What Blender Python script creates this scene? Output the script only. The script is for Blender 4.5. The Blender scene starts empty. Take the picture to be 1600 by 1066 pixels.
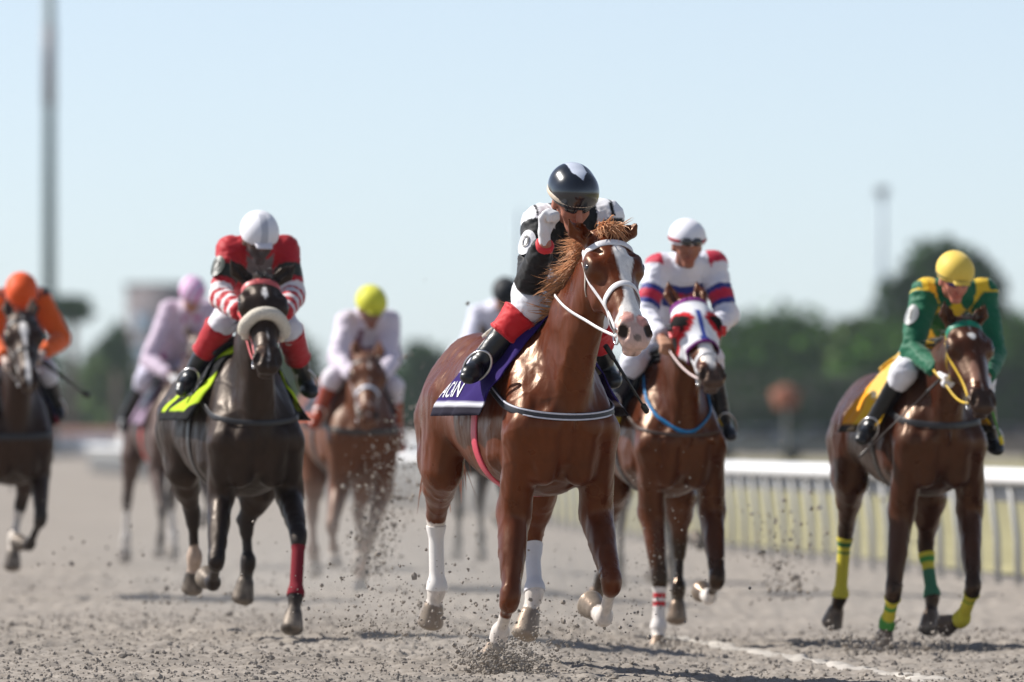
import bpy, bmesh, math, random, time
import numpy as np
from mathutils import Vector, Matrix
from mathutils.bvhtree import BVHTree

T0 = time.time()
random.seed(7)
rng = np.random.default_rng(11)
scene = bpy.context.scene
col = scene.collection

# ------------------------------------------------------------------ camera
CAM_H = 1.02
FPX = 13333.0                       # focal length in photo pixels (300 mm on 36 mm / 1600 px)
TILT = math.atan((683 - 533) / FPX)
cam_data = bpy.data.cameras.new('camera')
cam = bpy.data.objects.new('camera', cam_data)
col.objects.link(cam)
cam.location = (0, 0, CAM_H)
cam.rotation_euler = (math.radians(90) + TILT, 0, 0)
cam_data.lens = 300
cam_data.sensor_width = 36
cam_data.clip_start = 0.5
cam_data.clip_end = 6000
cam_data.dof.use_dof = True
cam_data.dof.focus_distance = 37.45
cam_data.dof.aperture_fstop = 3.2
scene.camera = cam

# ------------------------------------------------------------------ sky and sun
SUN_EL = math.radians(43)
SUN_DIR = Vector((-0.95, 0.27, 0)).normalized() * math.cos(SUN_EL) + Vector((0, 0, math.sin(SUN_EL)))
world = bpy.data.worlds.new('World')
scene.world = world
world.use_nodes = True
wn = world.node_tree.nodes
wl = world.node_tree.links
for n in list(wn):
    wn.remove(n)
w_out = wn.new('ShaderNodeOutputWorld')
w_bg = wn.new('ShaderNodeBackground')
w_sky = wn.new('ShaderNodeTexSky')
w_sky.sky_type = 'NISHITA'
w_sky.sun_disc = False
w_sky.sun_elevation = SUN_EL
w_sky.sun_rotation = math.atan2(SUN_DIR.x, SUN_DIR.y)
w_sky.altitude = 1200
w_sky.air_density = 0.75
w_sky.dust_density = 0.3
w_sky.ozone_density = 4.0
w_bg.inputs['Strength'].default_value = 0.099
w_hs = wn.new('ShaderNodeHueSaturation')      # hazy, washed-out air over the whole sky
w_hs.inputs['Saturation'].default_value = 0.62
wl.new(w_sky.outputs[0], w_hs.inputs['Color'])
wl.new(w_hs.outputs[0], w_bg.inputs['Color'])
wl.new(w_bg.outputs[0], w_out.inputs['Surface'])

sun_data = bpy.data.lights.new('sun', 'SUN')
sun_data.energy = 5.0
sun_data.angle = math.radians(0.53)
sun_data.color = (1.0, 0.955, 0.89)
sun = bpy.data.objects.new('sun', sun_data)
col.objects.link(sun)
sun.rotation_euler = SUN_DIR.to_track_quat('Z', 'Y').to_euler()
sun.location = (-20, 60, 40)

scene.view_settings.view_transform = 'Standard'
scene.view_settings.look = 'None'
scene.view_settings.gamma = 1.0
scene.view_settings.use_curve_mapping = False
scene.view_settings.exposure = 0.50
scene.cycles.use_denoising = True
scene.cycles.max_bounces = 6
scene.cycles.volume_bounces = 0
scene.cycles.transparent_max_bounces = 8

# ------------------------------------------------------------------ colour helpers
def lin(c):
    c = c / 255.0
    return c / 12.92 if c <= 0.04045 else ((c + 0.055) / 1.055) ** 2.4

def rgb(r, g, b):
    return np.array([lin(r), lin(g), lin(b)])

# ------------------------------------------------------------------ materials
def new_mat(name):
    m = bpy.data.materials.new(name)
    m.use_nodes = True
    return m, m.node_tree.nodes, m.node_tree.links, m.node_tree.nodes['Principled BSDF']

MATS = {}

def simple_mat(name, colr, rough=0.5, spec=0.5, metallic=0.0, noise=0.12, nscale=30.0, bump=0.0, coat=0.0):
    if name in MATS:
        return MATS[name]
    m, n, l, b = new_mat(name)
    tc = n.new('ShaderNodeTexCoord')
    nz = n.new('ShaderNodeTexNoise'); nz.inputs['Scale'].default_value = nscale; nz.inputs['Detail'].default_value = 5
    l.new(tc.outputs['Object'], nz.inputs['Vector'])
    mr = n.new('ShaderNodeMapRange'); mr.inputs[1].default_value = 0.25; mr.inputs[2].default_value = 0.75
    mr.inputs[3].default_value = 1 - noise; mr.inputs[4].default_value = 1 + noise
    l.new(nz.outputs[0], mr.inputs[0])
    mx = n.new('ShaderNodeMix'); mx.data_type = 'RGBA'; mx.blend_type = 'MULTIPLY'; mx.inputs[0].default_value = 1.0
    mx.inputs[6].default_value = (*colr, 1)
    l.new(mr.outputs[0], mx.inputs[7])
    l.new(mx.outputs[2], b.inputs['Base Color'])
    b.inputs['Roughness'].default_value = rough
    b.inputs['Specular IOR Level'].default_value = spec
    b.inputs['Metallic'].default_value = metallic
    b.inputs['Coat Weight'].default_value = coat
    if bump > 0:
        bp = n.new('ShaderNodeBump'); bp.inputs['Strength'].default_value = bump; bp.inputs['Distance'].default_value = 0.01
        l.new(nz.outputs[0], bp.inputs['Height']); l.new(bp.outputs[0], b.inputs['Normal'])
    MATS[name] = m
    return m

def attr_mat(name, rough=0.5, spec=0.5, nscale=60.0, noise=0.15, bump=0.2, bdist=0.004, coat=0.0, sheen=0.0, stretch=(1, 1, 1), rvar=0.0, tint=None):
    """vertex colour 'Col' is the thing's own colour; noise adds grain"""
    if name in MATS:
        return MATS[name]
    m, n, l, b = new_mat(name)
    at = n.new('ShaderNodeAttribute'); at.attribute_name = 'Col'
    tc = n.new('ShaderNodeTexCoord')
    mp = n.new('ShaderNodeMapping'); mp.inputs['Scale'].default_value = stretch
    l.new(tc.outputs['Object'], mp.inputs[0])
    nz = n.new('ShaderNodeTexNoise'); nz.inputs['Scale'].default_value = nscale; nz.inputs['Detail'].default_value = 6; nz.inputs['Roughness'].default_value = 0.65
    l.new(mp.outputs[0], nz.inputs['Vector'])
    mr = n.new('ShaderNodeMapRange'); mr.inputs[1].default_value = 0.25; mr.inputs[2].default_value = 0.75
    mr.inputs[3].default_value = 1 - noise; mr.inputs[4].default_value = 1 + noise
    l.new(nz.outputs[0], mr.inputs[0])
    mx = n.new('ShaderNodeMix'); mx.data_type = 'RGBA'; mx.blend_type = 'MULTIPLY'; mx.inputs[0].default_value = 1.0
    l.new(at.outputs['Color'], mx.inputs[6]); l.new(mr.outputs[0], mx.inputs[7])
    l.new(mx.outputs[2], b.inputs['Base Color'])
    b.inputs['Roughness'].default_value = rough
    b.inputs['Specular IOR Level'].default_value = spec
    b.inputs['Coat Weight'].default_value = coat
    b.inputs['Coat Roughness'].default_value = 0.25
    if tint is not None:
        b.inputs['Specular Tint'].default_value = (*tint, 1)
    if sheen:
        b.inputs['Sheen Weight'].default_value = sheen
    if rvar:
        n2 = n.new('ShaderNodeTexNoise'); n2.inputs['Scale'].default_value = 6.0; n2.inputs['Detail'].default_value = 4
        l.new(tc.outputs['Object'], n2.inputs['Vector'])
        m2 = n.new('ShaderNodeMapRange'); m2.inputs[1].default_value = 0.3; m2.inputs[2].default_value = 0.7
        m2.inputs[3].default_value = rough - rvar; m2.inputs[4].default_value = rough + rvar
        l.new(n2.outputs[0], m2.inputs[0]); l.new(m2.outputs[0], b.inputs['Roughness'])
    if bump > 0:
        bp = n.new('ShaderNodeBump'); bp.inputs['Strength'].default_value = bump; bp.inputs['Distance'].default_value = bdist
        l.new(nz.outputs[0], bp.inputs['Height']); l.new(bp.outputs[0], b.inputs['Normal'])
    MATS[name] = m
    return m

# ------------------------------------------------------------------ mesh helpers
def fast_mesh(name, co, faces, cols=None, smooth=True):
    """co (N,3) array; faces (M,k) int array with one k, or list of such arrays"""
    if not isinstance(faces, list):
        faces = [faces]
    faces = [np.asarray(f, dtype=np.int32) for f in faces if len(f)]
    me = bpy.data.meshes.new(name)
    co = np.ascontiguousarray(co, dtype=np.float32)
    me.vertices.add(len(co)); me.vertices.foreach_set('co', co.ravel())
    loops = np.concatenate([f.ravel() for f in faces])
    tot = np.concatenate([np.full(len(f), f.shape[1], dtype=np.int32) for f in faces])
    start = np.concatenate([[0], np.cumsum(tot)[:-1]]).astype(np.int32)
    me.loops.add(len(loops)); me.loops.foreach_set('vertex_index', loops)
    me.polygons.add(len(tot)); me.polygons.foreach_set('loop_start', start); me.polygons.foreach_set('loop_total', tot)
    me.polygons.foreach_set('use_smooth', np.full(len(tot), smooth, dtype=bool))
    if cols is not None:
        ca = me.color_attributes.new('Col', 'FLOAT_COLOR', 'POINT')
        c4 = np.ones((len(co), 4), dtype=np.float32); c4[:, :3] = cols
        ca.data.foreach_set('color', c4.ravel())
    me.update(calc_edges=True); me.validate()
    return me

def link(name, me, mat=None, parent=None):
    o = bpy.data.objects.new(name, me)
    if mat is not None and me is not None:
        if len(me.materials) == 0:
            me.materials.append(mat)
    col.objects.link(o)
    if parent is not None:
        o.parent = parent
    return o

def empty(name, loc=(0, 0, 0), rz=0.0, sc=1.0):
    o = bpy.data.objects.new(name, None)
    o.empty_display_size = 0.2
    col.objects.link(o)
    o.location = loc; o.rotation_euler = (0, 0, rz); o.scale = (sc, sc, sc)
    return o

def tag(o, label=None, cat=None, group=None, kind=None):
    if label: o['label'] = label
    if cat: o['category'] = cat
    if group: o['group'] = group
    if kind: o['kind'] = kind
    return o

class MB:
    """collects pieces that make one part"""
    def __init__(s):
        s.co = []; s.q = []; s.t = []; s.n = 0; s.c = []
    def add(s, co, quads=None, tris=None, colr=None):
        co = np.asarray(co, dtype=float).reshape(-1, 3)
        if quads is not None and len(quads): s.q.append(np.asarray(quads, dtype=np.int32) + s.n)
        if tris is not None and len(tris): s.t.append(np.asarray(tris, dtype=np.int32) + s.n)
        s.co.append(co); s.n += len(co)
        s.c.append(np.tile(np.asarray(colr if colr is not None else (0.5, 0.5, 0.5), dtype=float), (len(co), 1)) if colr is None or np.ndim(colr) == 1 else colr)
    def box(s, c, h, R=None, colr=None):
        v = np.array([[x, y, z] for x in (-1, 1) for y in (-1, 1) for z in (-1, 1)], dtype=float) * np.array(h)
        if R is not None: v = v @ np.array(R).T
        q = [[0, 1, 3, 2], [4, 6, 7, 5], [0, 4, 5, 1], [2, 3, 7, 6], [0, 2, 6, 4], [1, 5, 7, 3]]
        s.add(v + np.array(c), q, colr=colr)
    def tube(s, pts, rad, n=8, cap=True, colr=None, flat=None):
        """round tube along a polyline; flat=(axis, factor) squashes the section along an axis"""
        pts = np.asarray(pts, dtype=float); m = len(pts)
        rad = np.broadcast_to(np.asarray(rad, dtype=float), (m,))
        tg = np.gradient(pts, axis=0); tg /= np.linalg.norm(tg, axis=1, keepdims=True) + 1e-12
        ref = np.array([0, 0, 1.0]) if abs(tg[0][2]) < 0.9 else np.array([1.0, 0, 0])
        rings = []
        u = np.cross(tg[0], ref); u /= np.linalg.norm(u)
        for i in range(m):
            u = u - tg[i] * (u @ tg[i]); u /= np.linalg.norm(u) + 1e-12
            v = np.cross(tg[i], u)
            a = np.arange(n) * 2 * math.pi / n
            off = np.outer(np.cos(a), u) + np.outer(np.sin(a), v)
            if flat is not None:
                ax = np.asarray(flat[0]); off = off - np.outer(off @ ax, ax) * (1 - flat[1])
            rings.append(pts[i] + off * rad[i])
        co = np.concatenate(rings)
        q = []
        for i in range(m - 1):
            for j in range(n):
                q.append([i * n + j, i * n + (j + 1) % n, (i + 1) * n + (j + 1) % n, (i + 1) * n + j])
        tr = []
        if cap:
            c0 = len(co); co = np.concatenate([co, pts[:1], pts[-1:]])
            for j in range(n):
                tr.append([c0, (j + 1) % n, j]); tr.append([c0 + 1, (m - 1) * n + j, (m - 1) * n + (j + 1) % n])
        s.add(co, q, tr, colr=colr)
    def build(s, name, mat, parent=None, smooth=True, usecol=False):
        co = np.concatenate(s.co)
        f = []
        if s.q: f.append(np.concatenate(s.q))
        if s.t: f.append(np.concatenate(s.t))
        me = fast_mesh(name, co, f, np.concatenate(s.c) if usecol else None, smooth)
        return link(name, me, mat, parent)

# ------------------------------------------------------------------ numpy value noise
_PERM = rng.random((64, 64, 64)).astype(np.float32)
def vnoise(p, freq=1.0, off=0.0):
    p = np.asarray(p, dtype=np.float64) * freq + off + 1000.0
    i = np.floor(p).astype(np.int64); f = p - i; f = f * f * (3 - 2 * f)
    i0 = i % 64; i1 = (i + 1) % 64
    r = 0
    for dx in (0, 1):
        wx = f[..., 0] if dx else 1 - f[..., 0]; ix = (i1 if dx else i0)[..., 0]
        for dy in (0, 1):
            wy = f[..., 1] if dy else 1 - f[..., 1]; iy = (i1 if dy else i0)[..., 1]
            for dz in (0, 1):
                wz = f[..., 2] if dz else 1 - f[..., 2]; iz = (i1 if dz else i0)[..., 2]
                r = r + wx * wy * wz * _PERM[ix, iy, iz]
    return r * 2 - 1
def fbm(p, freq=1.0, oct=4, off=0.0):
    r = 0; a = 1.0; t = 0
    for o in range(oct):
        r = r + a * vnoise(p, freq, off + o * 17.3); t += a; a *= 0.5; freq *= 2.03
    return r / t
def sstep(a, b, x):
    t = np.clip((x - a) / (b - a), 0, 1)
    return t * t * (3 - 2 * t)

# ------------------------------------------------------------------ smooth implicit bodies
def nrm(v):
    v = np.asarray(v, dtype=float)
    return v / (np.linalg.norm(v) + 1e-12)

class Seg:
    """tapered capsule with an elliptic section; u is the first section axis"""
    def __init__(s, p0, p1, r0, r1=None, u=(1, 0, 0), k=0.03, zone='', bulge=0.0, cap=1.0, sub=False):
        s.p0 = np.array(p0, dtype=float); s.p1 = np.array(p1, dtype=float)
        if np.linalg.norm(s.p1 - s.p0) < 1e-5: s.p1 = s.p0 + np.array([0, 0, 1e-4])
        r1 = r0 if r1 is None else r1
        s.r0 = np.array(r0 if np.ndim(r0) else (r0, r0), dtype=float)
        s.r1 = np.array(r1 if np.ndim(r1) else (r1, r1), dtype=float)
        s.w = nrm(s.p1 - s.p0); u = np.array(u, dtype=float)
        if abs(nrm(u) @ s.w) > 0.97: u = np.array([0, 1.0, 0]) if abs(s.w[1]) < 0.9 else np.array([0, 0, 1.0])
        s.u = nrm(u - s.w * (u @ s.w)); s.v = np.cross(s.w, s.u)
        s.k = k; s.zone = zone; s.bulge = bulge; s.cap = cap; s.sub = sub
        R = max(s.r0.max(), s.r1.max()) * (1 + bulge) * max(1, cap) + 0.01
        s.lo = np.minimum(s.p0, s.p1) - R; s.hi = np.maximum(s.p0, s.p1) + R
    def ev(s, X, Y, Z):
        d = s.p1 - s.p0; L2 = d @ d
        ax = X - s.p0[0]; ay = Y - s.p0[1]; az = Z - s.p0[2]
        t = np.clip((ax * d[0] + ay * d[1] + az * d[2]) / L2, 0, 1)
        qx = ax - t * d[0]; qy = ay - t * d[1]; qz = az - t * d[2]
        m = 1 + s.bulge * 4 * t * (1 - t)
        ru = (s.r0[0] + (s.r1[0] - s.r0[0]) * t) * m
        rv = (s.r0[1] + (s.r1[1] - s.r0[1]) * t) * m
        rw = np.minimum(ru, rv) * s.cap
        a = (qx * s.u[0] + qy * s.u[1] + qz * s.u[2]) / ru
        b = (qx * s.v[0] + qy * s.v[1] + qz * s.v[2]) / rv
        c = (qx * s.w[0] + qy * s.w[1] + qz * s.w[2]) / rw
        k1 = np.sqrt(a * a + b * b + c * c) + 1e-6
        k2 = np.sqrt((a / ru) ** 2 + (b / rv) ** 2 + (c / rw) ** 2) + 1e-4
        return k1 * (k1 - 1) / k2, t

class Loft:
    """body lofted along y through egg-shaped sections (y, zc, a, bt, bb, egg)"""
    def __init__(s, st, k=0.03, zone='trunk'):
        st = np.array(st, dtype=float)
        ys = np.linspace(st[0, 0], st[-1, 0], 160)
        s.ys = ys
        # smooth interpolation: cubic hermite
        y = st[:, 0]; out = []
        for c in range(1, st.shape[1]):
            v = st[:, c]; m = np.gradient(v, y)
            i = np.clip(np.searchsorted(y, ys) - 1, 0, len(y) - 2); h = y[i + 1] - y[i]; t = (ys - y[i]) / h
            out.append((2 * t**3 - 3 * t**2 + 1) * v[i] + (t**3 - 2 * t**2 + t) * h * m[i] + (-2 * t**3 + 3 * t**2) * v[i + 1] + (t**3 - t**2) * h * m[i + 1])
        s.zc, s.a, s.bt, s.bb, s.eg = out
        s.a = np.maximum(s.a, 0.02); s.bt = np.maximum(s.bt, 0.02); s.bb = np.maximum(s.bb, 0.02)
        s.k = k; s.zone = zone; s.sub = False
        s.lo = np.array([-s.a.max() - .03, ys[0] - .03, (s.zc - s.bb).min() - .03]); s.hi = np.array([s.a.max() + .03, ys[-1] + .03, (s.zc + s.bt).max() + .03])
    def ev(s, X, Y, Z):
        yc = np.clip(Y, s.ys[0], s.ys[-1])
        f = lambda arr: np.interp(yc, s.ys, arr)
        zc, a, bt, bb, eg = f(s.zc), f(s.a), f(s.bt), f(s.bb), f(s.eg)
        dz = Z - zc
        b = np.where(dz > 0, bt, bb)
        zn = np.clip(dz / b, -1, 1)
        aa = a * (1 - eg * zn)
        k1 = np.sqrt((X / aa) ** 2 + (dz / b) ** 2) + 1e-6
        k2 = np.sqrt((X / aa**2) ** 2 + (dz / b**2) ** 2) + 1e-4
        d = k1 * (k1 - 1) / k2
        ey = Y - yc
        return np.sqrt(np.maximum(d, 0) ** 2 + ey**2) + np.minimum(d, 0), np.broadcast_to((yc - s.ys[0]) / (s.ys[-1] - s.ys[0]), np.shape(d))

def implicit_mesh(prims, h, inflate=0.0, smooth=2, clip=None):
    """smooth union of prims -> (co, quads) by surface nets"""
    pad = 3 * h + inflate
    lo = np.min([p.lo for p in prims if not p.sub], axis=0) - pad
    hi = np.max([p.hi for p in prims if not p.sub], axis=0) + pad
    n = np.ceil((hi - lo) / h).astype(int) + 1
    xs = (lo[0] + np.arange(n[0]) * h).astype(np.float32)
    ys = (lo[1] + np.arange(n[1]) * h).astype(np.float32)
    zs = (lo[2] + np.arange(n[2]) * h).astype(np.float32)
    D = np.full(tuple(n), 1.0, dtype=np.float32)
    for p in prims:
        m = p.k + inflate + 2 * h
        a = np.clip(np.floor((p.lo - m - lo) / h).astype(int), 0, n - 1)
        b = np.clip(np.ceil((p.hi + m - lo) / h).astype(int) + 1, 1, n)
        if np.any(b <= a): continue
        sl = tuple(slice(i, j) for i, j in zip(a, b))
        d, _ = p.ev(xs[sl[0]][:, None, None], ys[sl[1]][None, :, None], zs[sl[2]][None, None, :])
        A = D[sl]; B = d.astype(np.float32)
        if p.sub:
            B = -B; hh = np.clip(0.5 - 0.5 * (B - A) / p.k, 0, 1)
            D[sl] = B * (1 - hh) + A * hh + p.k * hh * (1 - hh)
        else:
            hh = np.clip(0.5 + 0.5 * (B - A) / p.k, 0, 1)
            D[sl] = B * (1 - hh) + A * hh - p.k * hh * (1 - hh)
    D -= inflate
    if clip is not None:
        c = clip(xs[:, None, None], ys[None, :, None], zs[None, None, :])
        D = np.maximum(D, c.astype(np.float32))
    ins = D < 0
    cnt = np.zeros(tuple(n - 1), dtype=np.int8)
    for dx in (0, 1):
        for dy in (0, 1):
            for dz in (0, 1):
                cnt += ins[dx:n[0] - 1 + dx, dy:n[1] - 1 + dy, dz:n[2] - 1 + dz]
    act = (cnt > 0) & (cnt < 8)
    idx = np.argwhere(act)
    vid = np.full(tuple(n - 1), -1, dtype=np.int32)
    vid[act] = np.arange(len(idx), dtype=np.int32)
    cor = [(0, 0, 0), (1, 0, 0), (0, 1, 0), (1, 1, 0), (0, 0, 1), (1, 0, 1), (0, 1, 1), (1, 1, 1)]
    V = [D[idx[:, 0] + c[0], idx[:, 1] + c[1], idx[:, 2] + c[2]] for c in cor]
    acc = np.zeros((len(idx), 3)); num = np.zeros(len(idx))
    for i in range(8):
        for j in range(i + 1, 8):
            df = np.array(cor[j]) - np.array(cor[i])
            if np.abs(df).sum() != 1 or df.min() < 0: continue
            m = (V[i] < 0) != (V[j] < 0)
            t = np.where(m, V[i] / np.where(m, V[i] - V[j], 1), 0)
            acc += m[:, None] * (np.array(cor[i]) + t[:, None] * df); num += m
    co = lo + (idx + acc / num[:, None]) * h
    quads = []
    for ax in range(3):
        s0 = [slice(1, m - 1) for m in n]; s1 = [slice(1, m - 1) for m in n]
        s0[ax] = slice(0, n[ax] - 1); s1[ax] = slice(1, n[ax])
        A = ins[tuple(s0)]; B = ins[tuple(s1)]
        e = np.argwhere(A != B)
        if len(e) == 0: continue
        o = np.array([1, 1, 1]); o[ax] = 0
        e = e + o
        b1, b2 = (ax + 1) % 3, (ax + 2) % 3
        def cell(d1, d2):
            c = e.copy(); c[:, b1] += d1; c[:, b2] += d2
            return vid[c[:, 0], c[:, 1], c[:, 2]]
        q = np.stack([cell(-1, -1), cell(0, -1), cell(0, 0), cell(-1, 0)], axis=1)
        fl = ~ins[e[:, 0], e[:, 1], e[:, 2]]
        q[fl] = q[fl][:, ::-1]
        quads.append(q)
    q = np.concatenate(quads)
    q = q[(q >= 0).all(axis=1)]
    if smooth:
        ea = np.concatenate([q[:, 0], q[:, 1], q[:, 2], q[:, 3], q[:, 1], q[:, 2], q[:, 3], q[:, 0]])
        eb = np.concatenate([q[:, 1], q[:, 2], q[:, 3], q[:, 0], q[:, 0], q[:, 1], q[:, 2], q[:, 3]])
        deg = np.maximum(np.bincount(ea, minlength=len(co)), 1)
        for it in range(smooth):
            for lam in (0.6, -0.5):
                av = np.stack([np.bincount(ea, weights=co[eb, i], minlength=len(co)) / deg for i in range(3)], axis=1)
                co = co + lam * (av - co)
    return co, q

def vnormals(co, q):
    a = co[q[:, 2]] - co[q[:, 0]]; b = co[q[:, 3]] - co[q[:, 1]]
    fn = np.cross(a, b)
    N = np.zeros_like(co)
    for i in range(4):
        for c in range(3):
            N[:, c] += np.bincount(q[:, i], weights=fn[:, c], minlength=len(co))
    return N / (np.linalg.norm(N, axis=1, keepdims=True) + 1e-12)

def zones(prims, co):
    """index of the nearest prim for each vertex, with the parameter along it"""
    best = np.full(len(co), 9.0); bi = np.zeros(len(co), dtype=int); bt = np.zeros(len(co))
    for i, p in enumerate(prims):
        if p.sub: continue
        m = np.all((co > p.lo - .08) & (co < p.hi + .08), axis=1)
        if not m.any(): continue
        c = co[m]
        d, t = p.ev(c[:, 0], c[:, 1], c[:, 2])
        w = np.where(m)[0]; g = d < best[w]
        best[w[g]] = d[g]; bi[w[g]] = i; bt[w[g]] = np.broadcast_to(t, d.shape)[g]
    return bi, bt

def make_bvh(co, q):
    return BVHTree.FromPolygons([tuple(v) for v in co], [tuple(f) for f in q.tolist()])
# ------------------------------------------------------------------ frames
def ray_dir(px, py):
    cx, cy = (px - 800) / FPX, -(py - 533) / FPX
    return np.array([cx, math.cos(TILT) - cy * math.sin(TILT), math.sin(TILT) + cy * math.cos(TILT)])

class Frame:
    """stands a horse and its rider on the track; local -y is forward, +x the horse's left"""
    def __init__(s, chest_px, d, yaw, sc):
        s.yaw = math.radians(yaw); s.sc = sc
        c, n = math.cos(s.yaw), math.sin(s.yaw)
        s.R = np.array([[c, -n, 0], [n, c, 0], [0, 0, 1.0]])
        chest = np.array([(chest_px - 800) / FPX * d, d, 0])
        s.O = chest - s.R @ np.array([0, -0.6 * sc, 0])
    def J(s, px, py, yl):
        """local point seen in direction (px, py) at body-axis coordinate yl"""
        C = np.array([0, 0, CAM_H]); D = ray_dir(px, py)
        a = s.R.T @ (C - s.O) / s.sc; b = s.R.T @ D / s.sc
        t = (yl - a[1]) / b[1]
        return a + t * b
    def root(s, name):
        return empty(name, tuple(s.O), s.yaw, s.sc)

TRUNK = [  # y, zc, a, b_top, b_bottom, egg
    (-0.70, 1.14, .03, .05, .05, 0),
    (-0.66, 1.14, .12, .15, .14, 0),
    (-0.56, 1.16, .195, .24, .25, .05),
    (-0.44, 1.18, .228, .33, .34, .18),
    (-0.30, 1.20, .250, .405, .375, .26),
    (-0.12, 1.19, .262, .375, .350, .18),
    (0.10, 1.19, .262, .340, .295, .08),
    (0.30, 1.21, .240, .325, .215, .04),
    (0.48, 1.26, .240, .320, .190, .10),
    (0.64, 1.28, .235, .300, .200, .14),
    (0.78, 1.27, .200, .225, .200, .10),
    (0.87, 1.25, .11, .13, .12, 0),
    (0.91, 1.24, .03, .04, .04, 0)]

def build_horse(cfg):
    F = cfg['frame']; J = F.J; dz = cfg.get('dz', -0.10); res = cfg['res']
    fit = cfg.get('wide', 1.0)
    P = []
    rear = cfg.get('rear', -.06)                        # quarters sink as the hind legs come under
    rz_ = lambda y: dz + rear * float(sstep(-.15, .60, y))
    st = [(y, zc + rz_(y), a * fit, bt, bb, e) for (y, zc, a, bt, bb, e) in TRUNK]
    P.append(Loft(st, k=0.05, zone='trunk'))
    L = {}
    for nm, sd in (('RF', -1), ('LF', 1)):
        el, kn, ft, hf = [np.array(J(*q)) for q in cfg[nm]]
        L[nm] = (el, kn, ft, hf)
        sh = np.array([sd * .165, -.57, 1.10 + dz])
        P.append(Seg((sd * .10, -.30, 1.46 + dz), sh, (.055, .12), (.085, .12), k=.05, zone='shoulder'))
        P.append(Seg((sd * .185, -.30, 1.32 + dz), (sd * .20, -.36, 1.0 + dz), (.055, .10), (.06, .09), k=.025, zone='shoulder'))
        P.append(Seg((sd * .085, -.63, 1.12 + dz), (sd * .085, -.56, .94 + dz), (.085, .085), (.07, .08), k=.02, zone='shoulder'))
        P.append(Seg(sh, el, (.080, .10), (.068, .085), k=.03, zone='arm'))
        P.append(Seg(el, kn, (.066, .088), (.035, .040), k=.03, zone='forearm', bulge=.06))
        for (du, dv_, t0_, t1_, r0_) in ((.026, -.014, .08, .62, .036), (-.024, -.010, .05, .55, .034), (.004, .030, .05, .60, .034)):
            o_ = np.array([sd * du, dv_, 0]); o2 = o_ * .45
            P.append(Seg(el * (1 - t0_) + kn * t0_ + o_, el * (1 - t1_) + kn * t1_ + o2, r0_, r0_ * .55, k=.010, zone='forearm'))
        ax = nrm(kn - el); bx = nrm(ft - kn)
        P.append(Seg(kn - ax * .028, kn + bx * .030, (.044, .044), (.040, .042), k=.02, zone='knee'))
        P.append(Seg(kn, ft, (.026, .024), (.025, .026), k=.022, zone='cannon'))
        tb = np.cross(nrm(ft - kn), np.array([1.0, 0, 0])); tb = tb if tb[1] > 0 else -tb
        P.append(Seg(kn + tb * .024, ft + tb * .020, .014, .016, k=.008, zone='cannon'))
        cor = ft + (hf - ft) * .52
        P.append(Seg(ft - bx * .015, ft + nrm(hf - ft) * .012, (.039, .043), (.037, .040), k=.02, zone='fetlock'))
        P.append(Seg(ft, cor, (.031, .034), (.034, .036), k=.02, zone='pastern'))
        P.append(Seg(cor, hf, (.044, .046), (.060, .064), k=.010, zone='hoof', cap=.55))
    for nm, sd in (('RH', -1), ('LH', 1)):
        stf, hk, ft, hf = [np.array(J(*q)) for q in cfg[nm]]
        L[nm] = (stf, hk, ft, hf)
        hip = np.array([sd * .15, .52, 1.30 + rz_(.52)]); but = np.array([sd * .125, .76, 1.22 + rz_(.76)])
        P.append(Seg(hip, stf, (.115, .18), (.085, .115), k=.05, zone='thigh'))
        up = stf * .62 + hk * .38
        P.append(Seg(but, but * .35 + up * .65, (.105, .12), (.085, .09), k=.05, zone='thigh'))
        P.append(Seg(but * .4 + up * .6, up, (.085, .09), (.058, .062), k=.04, zone='thigh'))
        P.append(Seg(stf, up, (.080, .105), (.060, .072), k=.03, zone='gaskin', bulge=.05))
        P.append(Seg(up, hk, (.060, .072), (.036, .042), k=.03, zone='gaskin2'))
        ax = nrm(hk - stf); bx = nrm(ft - hk)
        back = nrm(ax - bx)
        P.append(Seg(hk - ax * .02, hk + bx * .05, (.042, .050), (.036, .042), k=.02, zone='hock'))
        P.append(Seg(up * .3 + hk * .7 + back * .03, hk + back * .04, (.017, .018), (.024, .024), k=.025, zone='hock'))
        P.append(Seg(hk, ft, (.026, .034), (.025, .034), k=.022, zone='cannon'))
        cor = ft + (hf - ft) * .52
        P.append(Seg(ft - bx * .015, ft + nrm(hf - ft) * .012, (.041, .045), (.038, .041), k=.02, zone='fetlock'))
        P.append(Seg(ft, cor, (.032, .035), (.035, .037), k=.02, zone='pastern'))
        P.append(Seg(cor, hf, (.045, .047), (.060, .065), k=.010, zone='hoof', cap=.55))
    # ---- head
    poll = np.array(J(*cfg['poll'])); nq = list(cfg['nose']); nose = np.array(J(*nq))
    for it in range(80):                               # reach the head's true length along the line of sight
        if np.linalg.norm(nose - poll) >= cfg.get('hlen', .615): break
        nq[2] -= .01; nose = np.array(J(*nq))
    Fd = nrm(nose - poll)
    hs = np.linalg.norm(nose - poll) / 0.585
    side = np.array([1.0, 0, 0])
    rl = math.radians(cfg.get('roll', 0)); yw = math.radians(cfg.get('hyaw', 0))
    S = np.array([math.cos(yw), math.sin(yw), math.tan(rl)])
    S = nrm(S - Fd * (S @ Fd)); N = nrm(np.cross(Fd, S))
    H = lambda a, f, n: poll + hs * (a * S + f * Fd + n * N)
    r = lambda *v: tuple(hs * x for x in v)
    hp = []
    HW = lambda f: 1.16 - .12 * float(sstep(.30, .48, f))
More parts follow.
